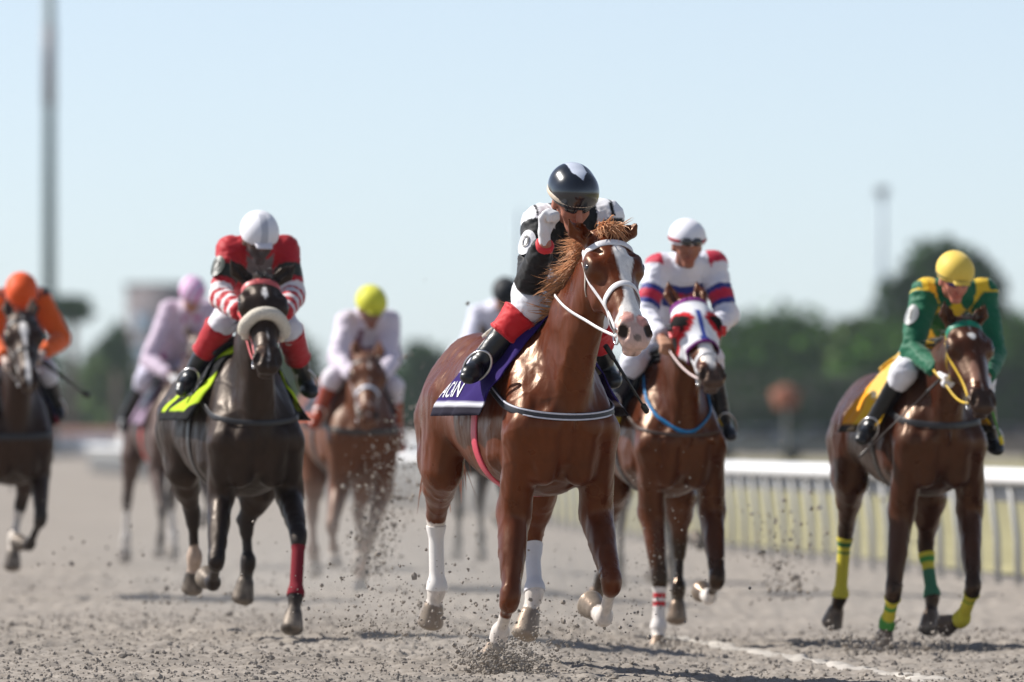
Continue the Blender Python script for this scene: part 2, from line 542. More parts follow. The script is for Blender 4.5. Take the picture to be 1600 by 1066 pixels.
    def hseg(a, b, r0, r1=None, u=None, k=.02, **kw):
        r1 = r0 if r1 is None else r1
        wa, wb = HW(a[1]), HW(b[1])
        if u is None: r0 = (r0[0] * wa, r0[1]); r1 = (r1[0] * wb, r1[1])
        a = (a[0] * wa, a[1], a[2]); b = (b[0] * wb, b[1], b[2])
        hp.append(Seg(H(*a), H(*b), np.array(r0) * hs, np.array(r1 if r1 is not None else r0) * hs, u=S if u is None else u, k=k * hs, zone=kw.pop('zone', 'head'), **kw))
    hseg((0, .03, -.085), (0, .16, -.075), (.072, .075), (.082, .07), k=.03)
    hseg((-.040, .155, -.062), (.040, .155, -.062), (.090, .056), u=Fd, k=.04)
    hseg((0, .15, -.062), (0, .46, -.058), (.066, .060), (.040, .044), k=.03)
    hseg((0, .20, -.10), (0, .42, -.09), (.062, .07), (.044, .05), k=.03)
    for e in (-1, 1):
        hseg((e * .072, .150, -.054), (e * .076, .195, -.058), (.029, .034), k=.035)          # orbit
        hseg((e * .080, .150, -.036), (e * .076, .182, -.030), (.013, .013), k=.02)          # brow
        hseg((e * .060, .21, -.085), (e * .044, .37, -.075), (.026, .026), (.014, .014), k=.02)   # facial crest
        hseg((e * .042, .13, -.15), (e * .040, .25, -.165), (.034, .088), (.030, .068), k=.03)   # cheek
        hseg((e * .034, .485, -.040), (e * .044, .535, -.048), (.026, .026), (.028, .028), k=.016)  # nostril rim
    hseg((0, .25, -.165), (0, .49, -.108), (.048, .05), (.034, .030), k=.03)
    hseg((0, .44, -.072), (0, .53, -.076), (.048, .048), (.052, .048), k=.025)
    hseg((-.022, .560, -.070), (.022, .560, -.070), (.030, .030), k=.02)
    hseg((-.014, .553, -.122), (.014, .553, -.122), (.027, .025), k=.018)
    for e in (-1, 1):
        hp.append(Seg(H(e * .052, .515, -.016), H(e * .060, .553, -.034), r(.023, .016), r(.024, .018), u=S, k=.010, sub=True, zone='nostril'))
        hp.append(Seg(H(e * .078, .112, -.012), H(e * .072, .135, -.010), r(.014, .014), k=.03, sub=True))
    hp.append(Seg(H(-.07, .557, -.100), H(.07, .557, -.100), r(.006, .010), k=.006, sub=True))
    ears = cfg.get('ears')
    for i, e in enumerate((-1, 1)):
        b = H(e * .056, .005, -.075)
        if ears and ears[i] is not None: tip = np.array(J(*ears[i]))
        else: tip = H(e * .075, -.165, -.06)
        md = b * .52 + tip * .48 + S * e * .014 * hs
        hp.append(Seg(b, md, r(.031, .027), r(.039, .021), u=S, k=.02, zone='ear'))
        hp.append(Seg(md, tip, r(.039, .021), r(.006, .006), u=S, k=.012, zone='ear'))
        if res < .02:
            hp.append(Seg(b * .75 + md * .25 + N * .020 * hs, md * .35 + tip * .65 + N * .016 * hs, r(.019, .014), r(.008, .010), u=S, k=.010, sub=True))
    # ---- neck
    B0 = np.array([0, -.44, 1.24 + dz]); Pn = H(0, .06, -.125)
    M = B0 * .48 + Pn * .52 + np.array([0, .02, .03])
    lat = np.array([1.0, 0, 0])
    P.append(Seg(B0, M, (.130, .26), (.086, .172), u=lat, k=.07, zone='neck'))
    P.append(Seg(M, Pn, (.086, .172), (.068, .105), u=nrm(lat + S), k=.06, zone='neck2'))
    wv = nrm(Pn - B0)
    P.append(Seg((0, -.62, 1.16 + dz), M - np.cross(wv, lat) * -.0 + np.array([0, -.10, -.06]), (.085, .07), (.05, .045), u=lat, k=.05, zone='neck'))
    allp = P + [p for p in hp]
    co, q = implicit_mesh(allp, res, smooth=2)
    Nn = vnormals(co, q)
    bi, bt = zones(allp, co)
    zn = np.array([p.zone for p in allp])[bi]
    lowleg = np.isin(zn, ['cannon', 'hoof', 'pastern', 'fetlock', 'knee', 'hock'])
    headm = np.isin(zn, ['head', 'ear'])
    if res < .015:
        amp = np.where(headm, .0012, np.where(lowleg, .0009, .0066))
        ridg = 1 - np.abs(fbm(co * np.array([1.0, 1.3, .45]), 8.0, 3, cfg.get('seed', 0)))
        co = co + Nn * (amp * (ridg * 2 - 1.4))[:, None]
        vein = np.clip(1 - np.abs(fbm(co, 6.5, 2, 40 + cfg.get('seed', 0))) * 14, 0, 1)
        co = co + Nn * (vein * np.where(headm, .0012, np.where(lowleg, 0, .0022)))[:, None]
    hc = ((co - poll) @ np.stack([S, Fd, N], axis=1)) / hs
    # ---- coat colours
    C = cfg['coat']
    base = np.array(C['base']); colr = np.tile(base, (len(co), 1))
    def mix(c, w):
        nonlocal colr
        w = np.clip(w, 0, 1)[:, None]; colr = colr * (1 - w) + np.array(c) * w
    nz = fbm(co, 5.0, 3, 5)
    mix(C.get('dark', base * .6), np.clip(nz * .9 + .15, 0, .55))
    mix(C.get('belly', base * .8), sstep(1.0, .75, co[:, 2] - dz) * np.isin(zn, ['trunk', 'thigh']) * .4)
    if 'dapple' in C:
        mix(C['dapple'], sstep(.0, .5, fbm(co, 9.0, 2, 3)) * .5)
    for nm in ('RF', 'LF', 'RH', 'LH'):
        j = L[nm]; tot = 0; s_ = None
        # parameter down the leg: 0 elbow/stifle, 1 knee/hock, 2 fetlock, 3 ground
        best = np.full(len(co), 9.0); par = np.zeros(len(co))
        for i in range(3):
            d = j[i + 1] - j[i]; t = np.clip(((co - j[i]) @ d) / (d @ d), 0, 1)
            e = np.linalg.norm(co - j[i] - t[:, None] * d, axis=1)
            g = e < best; best[g] = e[g]; par[g] = i + t[g]
        near = best < (.13 if True else 0)
        near &= np.isin(zn, ['forearm', 'forearm2', 'knee', 'cannon', 'fetlock', 'pastern', 'hoof', 'gaskin', 'gaskin2', 'hock'])
        par = np.where(near, par, -1)
        pn = par + .08 * fbm(co, 22.0, 2, 9)
        if C.get('points') is not None:
            mix(C['points'], np.where(near, sstep(.45, 1.05, pn), 0))
        sock = C.get('socks', {}).get(nm)
        if sock is not None:
            mix(C.get('sockcol', rgb(205, 196, 186)), np.where(near, sstep(sock - .03, sock + .03, pn), 0))
        hfm = near & (zn == 'hoof')
        mix(C.get('hoof', rgb(96, 86, 76)), hfm * 1.0)
        mix(rgb(150, 138, 124), np.where(near, sstep(2.0, 3.0, par) * np.clip(.35 + .9 * fbm(co, 16, 3, 21), 0, .75), 0))
    # face
    face = headm & (hc[:, 2] > -.13)
    nf = fbm(co, 26.0, 3, 2)
    bl = C.get('blaze')
    if bl is not None:
        ft_ = np.array([b[0] for b in bl]); fw = np.array([b[1] for b in bl]); fc = np.array([b[2] if len(b) > 2 else 0 for b in bl])
        wdt = np.interp(hc[:, 1], ft_, fw, left=0, right=fw[-1]); cen = np.interp(hc[:, 1], ft_, fc)
        mm = sstep(.004, -.004, np.abs(hc[:, 0] - cen) - wdt - .006 * nf) * (hc[:, 2] > -.085)
        mix(C.get('white', rgb(226, 222, 218)), np.where(face, mm, 0))
    if C.get('muzzle') is not None:
        mix(C['muzzle'], np.where(headm, sstep(C.get('muzf', .44), C.get('muzf', .44) + .05, hc[:, 1] + .012 * nf), 0))
    for spot in C.get('spots', []):
        e = np.sqrt(((hc[:, 0] - spot[0]) / spot[2]) ** 2 + ((hc[:, 1] - spot[1]) / spot[3]) ** 2) + .25 * nf
        mix(spot[4], np.where(face, sstep(1.1, .85, e), 0))
    nost = np.zeros(len(co))
    for e in (-1, 1):
        dd = np.linalg.norm((hc - np.array([e * .056, .533, -.030])) / np.array([.026, .032, .028]), axis=1)
        nost = np.maximum(nost, sstep(1.15, .85, dd))
    mix(rgb(30, 20, 19), np.where(headm, nost, 0))
    mix(np.array(C.get('eyering', base * .25)), np.where(headm, np.maximum.reduce([sstep(1.35, .8, np.linalg.norm((hc - np.array([e * .114, .180, -.050])) / .033, axis=1)) for e in (-1, 1)]), 0) * .85)
    root = F.root('race_horse')
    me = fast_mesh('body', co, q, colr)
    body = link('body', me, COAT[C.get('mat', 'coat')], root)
    bvh = make_bvh(co, q)
    rig = dict(root=root, bvh=bvh, H=H, S=S, Fd=Fd, N=N, hs=hs, L=L, poll=poll, nose=nose, B0=B0, M=M, Pn=Pn, dz=dz, frame=F, cfg=cfg, co=co)
    # eyes
    for e in (-1, 1):
        c = H(e * .104, .180, -.050)
        m = uv_sphere(c, .0225 * hs, 14, 10)
        link('eye', m, MATS['eye'], root)
    make_mane(rig)
    make_tail(rig)
    print('horse', cfg['label'][:30], len(co), 'hs %.2f' % hs, 'neck %.2f' % np.linalg.norm(Pn - B0), {k: [round(float(np.linalg.norm(v[i + 1] - v[i])), 2) for i in range(3)] for k, v in L.items()}, 't %.1f' % (time.time() - T0))
    return rig

def uv_sphere(c, rad, nu=16, nv=10, sq=(1, 1, 1), name='sphere'):
    a = np.arange(nu) * 2 * math.pi / nu; b = np.linspace(0, math.pi, nv + 1)[1:-1]
    co = [np.array([0, 0, 1.0])]
    for v in b:
        for u in a: co.append(np.array([math.sin(v) * math.cos(u), math.sin(v) * math.sin(u), math.cos(v)]))
    co.append(np.array([0, 0, -1.0]))
    q = []; t = []
    for j in range(nu): t.append([0, 1 + j, 1 + (j + 1) % nu])
    for i in range(len(b) - 1):
        for j in range(nu): q.append([1 + i * nu + j, 1 + (i + 1) * nu + j, 1 + (i + 1) * nu + (j + 1) % nu, 1 + i * nu + (j + 1) % nu])
    l = len(co) - 1; o = 1 + (len(b) - 1) * nu
    for j in range(nu): t.append([l, o + (j + 1) % nu, o + j])
    return fast_mesh(name, np.array(co) * rad * np.array(sq) + np.array(c), [np.array(t), np.array(q)])

# ------------------------------------------------------------------ hair
def hair_lock(mb, p0, d0, length, drop, width, rnd, colr, nseg=6, curl=.03):
    pts = [np.array(p0, dtype=float)]; d = nrm(d0)
    w = rnd.normal(0, 1, 3) * curl
    for i in range(nseg):
        d = nrm(d + np.array([0, 0, -drop / nseg]) + w * (.6 + .8 * rnd.random()))
        pts.append(pts[-1] + d * length / nseg)
    rad = width * np.array([.8, 1, .95, .8, .55, .3, .08][:nseg + 1])
    mb.tube(pts, rad, 4, cap=False, colr=colr)

def make_mane(rig):
    cfg = rig['cfg']; rnd = np.random.default_rng(cfg.get('seed', 1) + 5)
    mc = np.array(cfg['coat'].get('mane', cfg['coat']['base']))
    n = cfg.get('mane_n', 60); mb = MB(); F = rig['frame']
    top = rig['H'](0, -.01, -.09); wth = np.array([0, -.36, 1.52 + rig['dz']])
    Mc = rig['M']
    lat = rig['S']
    ms = cfg.get('mane_side', -1); wind = np.array(cfg.get('mane_dir', (-.6, .8, .1)))
    cen = (np.array(rig['B0']) * .5 + np.array(rig['Pn']) * .5)
    for i in range(n):
        t = rnd.random() ** 1.3
        c = top * (1 - t) + wth * t
        # snap to crest: cast from behind/above
        dr = nrm(np.array([rnd.normal(0, .12), .75, .65]))
        hit = rig['bvh'].ray_cast(Vector(c + dr * .45), Vector(-dr))
        p = np.array(hit[0]) if hit[0] is not None else c
        dv = nrm(wind + .5 * np.array([vnoise(p[None], 14.0, o_)[0] for o_ in (1, 5, 9)]) + rnd.normal(0, .10, 3))
        hair_lock(mb, p, dv, rnd.uniform(.08, .19) * cfg.get('mane_len', 1), rnd.uniform(.1, .7), rnd.uniform(.0025, .006) * cfg.get('mane_w', 1), rnd, mc * rnd.uniform(.7, 1.35), curl=.06)
    # forelock
    for i in range(cfg.get('forelock_n', 26)):
        p = rig['H'](rnd.normal(0, .022), rnd.uniform(-.015, .02), -.012 + rnd.normal(0, .01))
        dv = nrm(rig['Fd'] * rnd.uniform(-.35, .5) + rig['N'] * .55 + lat * (rnd.normal(cfg.get('fl_side', -.2), .5)))
        hair_lock(mb, p, dv, rnd.uniform(.05, .10), rnd.uniform(.8, 2.2), rnd.uniform(.0015, .0032), rnd, mc * rnd.uniform(.7, 1.3), curl=.08)
    tag(mb.build('mane', MATS['hair'], rig['root'], usecol=True), kind='stuff')

def make_tail(rig):
    cfg = rig['cfg']; rnd = np.random.default_rng(cfg.get('seed', 1) + 9)
    mc = np.array(cfg['coat'].get('tail', cfg['coat'].get('mane', cfg['coat']['base']))); mb = MB()
    b = np.array([0, .86, 1.38 + rig['dz'] + cfg.get('rear', -.06)])
    mb.tube([b + (0, -.04, 0), b + (0, .06, .01), b + (0, .16, -.03), b + (0, .24, -.10)], [.035, .032, .026, .012], 8, colr=mc * .8)
    for i in range(50):
        t = rnd.random(); p = b + np.array([rnd.normal(0, .012), .02 + .2 * t, -.1 * t * t])
        hair_lock(mb, p, (rnd.normal(.25, .08), .7, -.2), rnd.uniform(.35, .6), rnd.uniform(1.6, 2.6), rnd.uniform(.005, .011), rnd, mc * rnd.uniform(.6, 1.3), curl=.06)
    tag(mb.build('tail', MATS['hair'], rig['root'], usecol=True), kind='stuff')

# ------------------------------------------------------------------ straps and tack
def ribbon(mb, pts, nrms, width, thick, closed=False, colr=None):
    """flat strap: pts on the surface, nrms outward"""
    pts = np.asarray(pts, dtype=float); nrms = np.asarray(nrms, dtype=float); m = len(pts)
    if closed: tg = np.roll(pts, -1, axis=0) - np.roll(pts, 1, axis=0)
    else: tg = np.gradient(pts, axis=0)
    tg /= np.linalg.norm(tg, axis=1, keepdims=True) + 1e-12
    sd = np.cross(tg, nrms); sd /= np.linalg.norm(sd, axis=1, keepdims=True) + 1e-12
    w = np.broadcast_to(np.asarray(width, dtype=float), (m,))[:, None] / 2
    prof = [(-1, 0), (-1, .7), (-.75, 1), (.75, 1), (1, .7), (1, 0)]
    rings = [pts + sd * w * a + nrms * (thick * b) for a, b in prof]
    co = np.stack(rings, axis=1).reshape(-1, 3); k = len(prof); q = []
    for i in range(m if closed else m - 1):
        j = (i + 1) % m
        for c in range(k):
            q.append([i * k + c, j * k + c, j * k + (c + 1) % k, i * k + (c + 1) % k])
    tr = []
    if not closed:
        for c in range(1, k - 1):
            tr.append([0, c, c + 1]); tr.append([(m - 1) * k, (m - 1) * k + c + 1, (m - 1) * k + c])
    mb.add(co, q, tr, colr=colr)

def smooth_pts(pts, it=2, closed=False):
    pts = np.array(pts, dtype=float)
    for _ in range(it):
        if closed: pts = pts * .5 + .25 * (np.roll(pts, 1, 0) + np.roll(pts, -1, 0))
        else: pts[1:-1] = pts[1:-1] * .5 + .25 * (pts[:-2] + pts[2:])
    return pts

def cast(bvh, c, d, far=.6, off=0.0):
    d = nrm(d); hit = bvh.ray_cast(Vector(np.array(c) + d * far), Vector(-d))
    if hit[0] is None: return np.array(c) + d * .05, d
    return np.array(hit[0]) + d * off, d

def head_ring(rig, f0, n0, a0, a1, df=0.0, steps=40, off=.001, far=.3):
    """points round the head at station f0 (+df*(1-cos a)), angle 0 = face, in degrees"""
    pts = []; nr = []
    for a in np.radians(np.linspace(a0, a1, steps)):
        f = f0 + df * (1 - math.cos(a)) / 2
        d = math.sin(a) * rig['S'] + math.cos(a) * rig['N']
        p, d = cast(rig['bvh'], rig['H'](0, f, n0), d, far, off)
        pts.append(p); nr.append(d)
    return smooth_pts(pts, 2), np.array(nr)

def head_side(rig, sd, f0, f1, n0, n1, steps=16, off=.001):
    pts = []; nr = []
    for t in np.linspace(0, 1, steps):
        c = rig['H'](0, f0 + (f1 - f0) * t, n0 + (n1 - n0) * t)
        p, d = cast(rig['bvh'], c, rig['S'] * sd, .3, off)
        pts.append(p); nr.append(d)
    return smooth_pts(pts, 2), np.array(nr)

def make_bridle(rig, b):
    """b: colours of the straps; browband, cheek, noseband, rein"""
    root = rig['root']; hs = rig['hs']
    br = empty('bridle'); br.parent = root
    if b.get('brow') is not None:
        mb = MB(); p, n = head_ring(rig, b.get('brow_f', .085), -.085, -112, 112, .02)
        ribbon(mb, p, n, .028 * hs * b.get('brow_w', 1), .006); mb.build('browband', strapmat(b['brow']), br)
    for sd in (-1, 1):
        mb = MB(); p, n = head_side(rig, sd, .03, .47, -.115, -.098)
        ribbon(mb, p, n, .020 * hs, .005); 
        mb.build('cheek_strap', strapmat(b['cheek']), br)
    if b.get('nose') is not None:
        mb = MB(); p, n = head_ring(rig, b.get('nose_f', .31), -.105, -178, 178, b.get('nose_df', .06), 60)
        ribbon(mb, p, n, .024 * hs, .006); mb.build('noseband', strapmat(b['nose']), br)
    if b.get('throat') is not None:
        mb = MB(); p, n = head_ring(rig, .10, -.12, 70, 290, .08, 40)
        ribbon(mb, p, n, .014 * hs, .005); mb.build('throat_latch', strapmat(b['throat']), br)
    bits = []
    for sd in (-1, 1):
        p, d = cast(rig['bvh'], rig['H'](0, .50, -.100), rig['S'] * sd, .3, .006)
        bits.append(p); mb = MB()
        a = np.linspace(0, 2 * math.pi, 21); rr = .032 * hs
        mb.tube([p + rr * (math.cos(t) * rig['Fd'] + math.sin(t) * rig['N']) + d * .004 for t in a], .0042, 6, cap=False)
        mb.build('bit_ring', MATS['steel'], br)
    if b.get('ringbit'):
        mb = MB(); p, n = head_ring(rig, .50, -.10, 95, 265, .03, 24)
        mb.tube(p + n * .004, .004, 6); mb.build('bit_bar', MATS['steel'], br)
    rig['bits'] = bits; rig['bridle'] = br
    return br

_SM = {}
def strapmat(c):
    key = tuple(np.round(c, 4))
    if key not in _SM:
        _SM[key] = simple_mat('strap_%d' % len(_SM), c, rough=.45, noise=.12, nscale=80, bump=.15)
    return _SM[key]

def make_rein(rig, sd, hand, colr, sag=.04, mid=None, rad=.0075):
    p0 = rig['bits'][0 if sd < 0 else 1]; p1 = np.array(hand)
    pts = []
    for t in np.linspace(0, 1, 18):
        p = p0 * (1 - t) + p1 * t
        if mid is not None:
            p = p0 * (1 - t) ** 2 + 2 * np.array(mid) * t * (1 - t) + p1 * t * t
        p = p + np.array([0, 0, -sag * 4 * t * (1 - t)])
        pts.append(p)
    # keep off the neck
    for i, p in enumerate(pts):
        loc, no, ix, ds = rig['bvh'].find_nearest(Vector(p))
        if loc is not None:
            v = np.array(p) - np.array(loc)
            if v @ np.array(no) < .008: pts[i] = np.array(loc) + np.array(no) * .010
    mb = MB(); mb.tube(smooth_pts(pts, 3), rad, 6, flat=(nrm((1, 0, 0)), .45)); return mb.build('rein', strapmat(colr), rig['bridle'])

def trunk_pt(rig, y, phi, off):
    d = np.array([math.sin(phi), 0, math.cos(phi)])
    p, d = cast(rig['bvh'], (0, y, 1.18 + rig['dz']), d, .8, off)
    return p, d

def patch(rig, y0, y1, ph0, ph1, ny, nph, off, thick, colf, flare=0.0, shape=None, amp=0.0, seed=0):
    """cloth lying over the back; returns an MB with a closed sheet and a function (u,v)->(point, normal)"""
    G = np.zeros((ny + 1, nph + 1, 3)); Dn = np.zeros_like(G); UV = np.zeros((ny + 1, nph + 1, 2))
    for i in range(ny + 1):
        for j in range(nph + 1):
            u, v = i / ny, j / nph
            ya, yb = y0, y1
            ph = math.radians(ph0 + (ph1 - ph0) * v)
            y = ya + (yb - ya) * u
            if shape: y, ph = shape(u, v, y, ph)
            p, d = trunk_pt(rig, y, ph, off)
            fl = flare * max(0, abs(ph) - .75) ** 1.5
            G[i, j] = p + d * (fl + amp * (abs(ph) > .5) * fbm(np.array([[y * 1.6, ph * .35, seed]]), 9.0, 3)[0]); Dn[i, j] = d; UV[i, j] = (u, v)
    for _ in range(3):
        G[1:-1] = G[1:-1] * .5 + .25 * (G[:-2] + G[2:]); G[:, 1:-1] = G[:, 1:-1] * .5 + .25 * (G[:, :-2] + G[:, 2:])
    G += Dn * .003
    m = (ny + 1) * (nph + 1); idx = np.arange(m).reshape(ny + 1, nph + 1)
    top = (G + Dn * thick).reshape(-1, 3); bot = G.reshape(-1, 3)
    q = np.stack([idx[:-1, :-1], idx[:-1, 1:], idx[1:, 1:], idx[1:, :-1]], axis=-1).reshape(-1, 4)
    edge = np.concatenate([idx[0, :], idx[1:, -1], idx[-1, -2::-1], idx[-2:0:-1, 0]])
    e2 = np.roll(edge, -1)
    rim = np.stack([edge, e2, e2 + m, edge + m], axis=1)
    mb = MB()
    cc = np.array([colf(u, v) for u, v in UV.reshape(-1, 2)])
    mb.add(np.concatenate([top, bot]), np.concatenate([q[:, ::-1], q + m, rim]), colr=np.concatenate([cc, cc]))
    def at(u, v, lift=.003):
        a = min(max(u, 0), .9999) * ny; b = min(max(v, 0), .9999) * nph
        i, j = int(a), int(b); fa, fb = a - i, b - j
        A = G + Dn * (thick + lift)
        return (A[i, j] * (1 - fa) * (1 - fb) + A[i + 1, j] * fa * (1 - fb) + A[i, j + 1] * (1 - fa) * fb + A[i + 1, j + 1] * fa * fb)
    return mb, at

def make_saddlery(rig, t):
    root = rig['root']; dz = rig['dz']; fine = rig['cfg']['res'] < .012
    g = (26, 64) if fine else (14, 36)
    mb, at = patch(rig, t.get('y0', -.36), t.get('y1', .20), -t.get('ph', 82), t.get('ph', 82), g[0], g[1], .010, .006, t['cloth'], flare=t.get('flare', .06), amp=t.get('amp', .018), seed=rig['cfg'].get('seed', 0))
    cl = mb.build('saddle_cloth', MATS['cloth'], root, usecol=True)
    if t.get('text'):
        for sd_ in (-1,):
            cu = bpy.data.curves.new('lettering', 'FONT'); cu.body = t['text']; cu.size = 1.0; cu.resolution_u = 3
            ob = bpy.data.objects.new('lettering', cu); col.objects.link(ob)
            dg = bpy.context.evaluated_depsgraph_get(); me = bpy.data.meshes.new_from_object(ob.evaluated_get(dg))
            bpy.data.objects.remove(ob)
            bm = bmesh.new(); bm.from_mesh(me); bmesh.ops.subdivide_edges(bm, edges=bm.edges[:], cuts=2, use_grid_fill=False); bm.to_mesh(me); bm.free()
            xs = [v.co.x for v in me.vertices]; w = max(xs) - min(xs); x0 = min(xs)
            u0, u1, v0, v1 = t['text_box']
            for v in me.vertices:
                a = (v.co.x - x0) / w; b = v.co.y / .72
                p = at(u0 + (u1 - u0) * a, v0 + (v1 - v0) * b, .004)
                v.co = Vector(p)
            me.materials.clear()
            link('lettering', me, MATS['white_print'], cl)
    # saddle: small racing saddle with pommel, seat and flaps
    def sh(u, v, y, ph):
        c = abs(v - .5) * 2
        y = y + (.10 if u > .5 else -.02) * -c * (abs(u - .5) * 1.4)
        return y, ph
    sc_ = np.array(t.get('saddle', rgb(28, 26, 26)))
    mb, _ = patch(rig, -.32, .02, -58, 58, 14, 28, .022, .012, lambda u, v: sc_, shape=sh)
    sd = mb.build('saddle', MATS['leather_col'], root, usecol=True)
    mb2, _ = patch(rig, -.335, -.25, -24, 24, 6, 14, .040, .016, lambda u, v: sc_ * .9); mb2.build('pommel', MATS['leather_col'], sd, usecol=True)
    mb2, _ = patch(rig, -.05, .03, -26, 26, 6, 14, .038, .016, lambda u, v: sc_ * .9); mb2.build('cantle', MATS['leather_col'], sd, usecol=True)
    # girth
    if t.get('girth') is not None:
        pts, nr = [], []
        for ph in np.radians(np.linspace(50, 310, 60)):
            p, d = trunk_pt(rig, -.19, ph, .001); pts.append(p); nr.append(d)
        mb = MB(); ribbon(mb, smooth_pts(pts, 3) + np.array(nr) * .002, nr, .075, .007); mb.build('girth', strapmat(t['girth']), root)
    # breast strap
    for bs in ([t['breast']] if t.get('breast') is not None else []):
        pts, nr = [], []
        for a in np.linspace(-2.0, 2.0, 60):
            d = np.array([math.sin(a), -math.cos(a), 0]); zz = bs[1] + dz + bs[2] * (1 - math.cos(a)) / 2
            p, d = cast(rig['bvh'], (0, -.30, zz), d, .8, .001); pts.append(p); nr.append(d)
        pts = smooth_pts(pts, 4) + np.array(nr) * .008
        mb = MB(); ribbon(mb, pts, nr, bs[3], .007); o = mb.build('breast_strap', strapmat(bs[0]), root)
        if len(bs) > 4:
            for s_ in (-1, 1):
                mb = MB(); ribbon(mb, pts + np.array(nr) * .005 + np.array([0, 0, s_ * bs[3] * .34]), nr, .007, .003); mb.build('piping', strapmat(bs[4]), o)
    # yoke round neck
    if t.get('yoke') is not None:
        pts, nr = [], []; c0 = rig['B0'] * .55 + rig['M'] * .45 + np.array([0, 0, t.get('yoke_dz', -.02)]); ax = nrm(rig['Pn'] - rig['B0'])
        up = nrm(np.cross((1, 0, 0), ax))
        for a in np.linspace(0, 2 * math.pi, 60, endpoint=False):
            d = math.cos(a) * np.array([1.0, 0, 0]) + math.sin(a) * up
            p, d = cast(rig['bvh'], c0, d, .6, .002); pts.append(p); nr.append(d)
        mb = MB(); ribbon(mb, smooth_pts(pts, 2, True), nr, .026, .008, closed=True); mb.build('neck_strap', strapmat(t['yoke']), root)
    return cl

def leg_wrap(rig, leg, a, b, cols, thick=.006, name='leg_wrap'):
    """bandage along the leg from parameter a to b (1 knee/hock, 2 fetlock, 3 ground); cols: list of (param, colour)"""
    j = rig['L'][leg]; pts = []; ps = np.linspace(a, b, 26)
    hind = leg[1] == 'H'
    for p in ps:
        i = min(int(p), 2); pts.append(j[i] + (j[i + 1] - j[i]) * (p - i))
    pts = smooth_pts(pts, 3)
    rings = []; cc = []
    tg = np.gradient(pts, axis=0); tg /= np.linalg.norm(tg, axis=1, keepdims=True)
    n = 20; rnd = np.random.default_rng(3)
    for i, p in enumerate(ps):
        u = nrm(np.array([1.0, 0, 0]) - tg[i] * tg[i][0]); v = np.cross(tg[i], u)
        for k in range(n):
            an = 2 * math.pi * k / n; d = math.cos(an) * u + math.sin(an) * v
            h = rig['bvh'].ray_cast(Vector(pts[i] + d * .10), Vector(-d))
            rr = np.linalg.norm(np.array(h[0]) - pts[i]) if h[0] is not None else .035
            rr = min(max(rr, .028), .062)
            rings.append(pts[i] + d * (rr + thick + .0015 * math.sin(i * 2.4 + an)))
            c = cols[0][1]
            for (pp, cx) in cols:
                if p >= pp: c = cx
            cc.append(c)
    co = np.array(rings).reshape(len(ps), n, 3)
    co[1:-1] = co[1:-1] * .4 + .3 * (co[:-2] + co[2:])
    q = [[i * n + k, i * n + (k + 1) % n, (i + 1) * n + (k + 1) % n, (i + 1) * n + k] for i in range(len(ps) - 1) for k in range(n)]
    mb = MB(); mb.add(co.reshape(-1, 3), np.array(q), colr=np.array(cc)); 
    # turned-in rims
    for i, s_ in ((0, -1), (len(ps) - 1, 1)):
        ring = co[i]; inner = pts[i] + (ring - pts[i]) * .8
        qq = [[k, (k + 1) % n, n + (k + 1) % n, n + k] for k in range(n)]
        mb.add(np.concatenate([ring, inner]), np.array(qq)[:, ::(1 if s_ < 0 else -1)], colr=cols[0][1] if i == 0 else cols[-1][1])
    return mb.build(name, MATS['cloth'], rig['root'], usecol=True)

COAT = {}
def setup_mats():
    COAT['coat'] = attr_mat('horse_coat', rough=.34, spec=.55, tint=(1.0, .64, .40), nscale=48, noise=.22, bump=.42, bdist=.0045, stretch=(1, 1, .35), rvar=.11)
    COAT['dull'] = attr_mat('horse_coat_dusty', rough=.46, spec=.34, tint=(1.0, .80, .64), nscale=50, noise=.28, bump=.42, bdist=.0045, stretch=(1, 1, .4), rvar=.12)
    MATS['hair'] = attr_mat('horse_hair', rough=.42, spec=.5, nscale=140, noise=.2, bump=0)
    MATS['cloth'] = attr_mat('saddle_fabric', rough=.8, spec=.12, nscale=220, noise=.08, bump=.25, bdist=.002)
    MATS['leather_col'] = attr_mat('leather', rough=.33, spec=.5, nscale=120, noise=.12, bump=.2, bdist=.002)
    MATS['silk'] = attr_mat('silk_fabric', rough=.6, spec=.25, nscale=150, noise=.07, bump=.2, bdist=.002, sheen=.15)
    MATS['skin'] = attr_mat('skin', rough=.5, spec=.4, nscale=90, noise=.08, bump=.15, bdist=.001)
    MATS['gloss'] = attr_mat('gloss_shell', rough=.12, spec=.6, nscale=20, noise=.03, bump=0, coat=.6)
    MATS['eye'] = simple_mat('horse_eye', (.012, .008, .006), rough=.06, spec=.8, noise=.1)
    MATS['steel'] = simple_mat('bit_steel', (.55, .55, .56), rough=.28, metallic=1.0, noise=.1)
    MATS['white_print'] = simple_mat('white_print', (.78, .78, .78), rough=.5, noise=.06)
    MATS['lens'] = simple_mat('goggle_lens', (.02, .018, .02), rough=.08, spec=.8, noise=.1)
setup_mats()
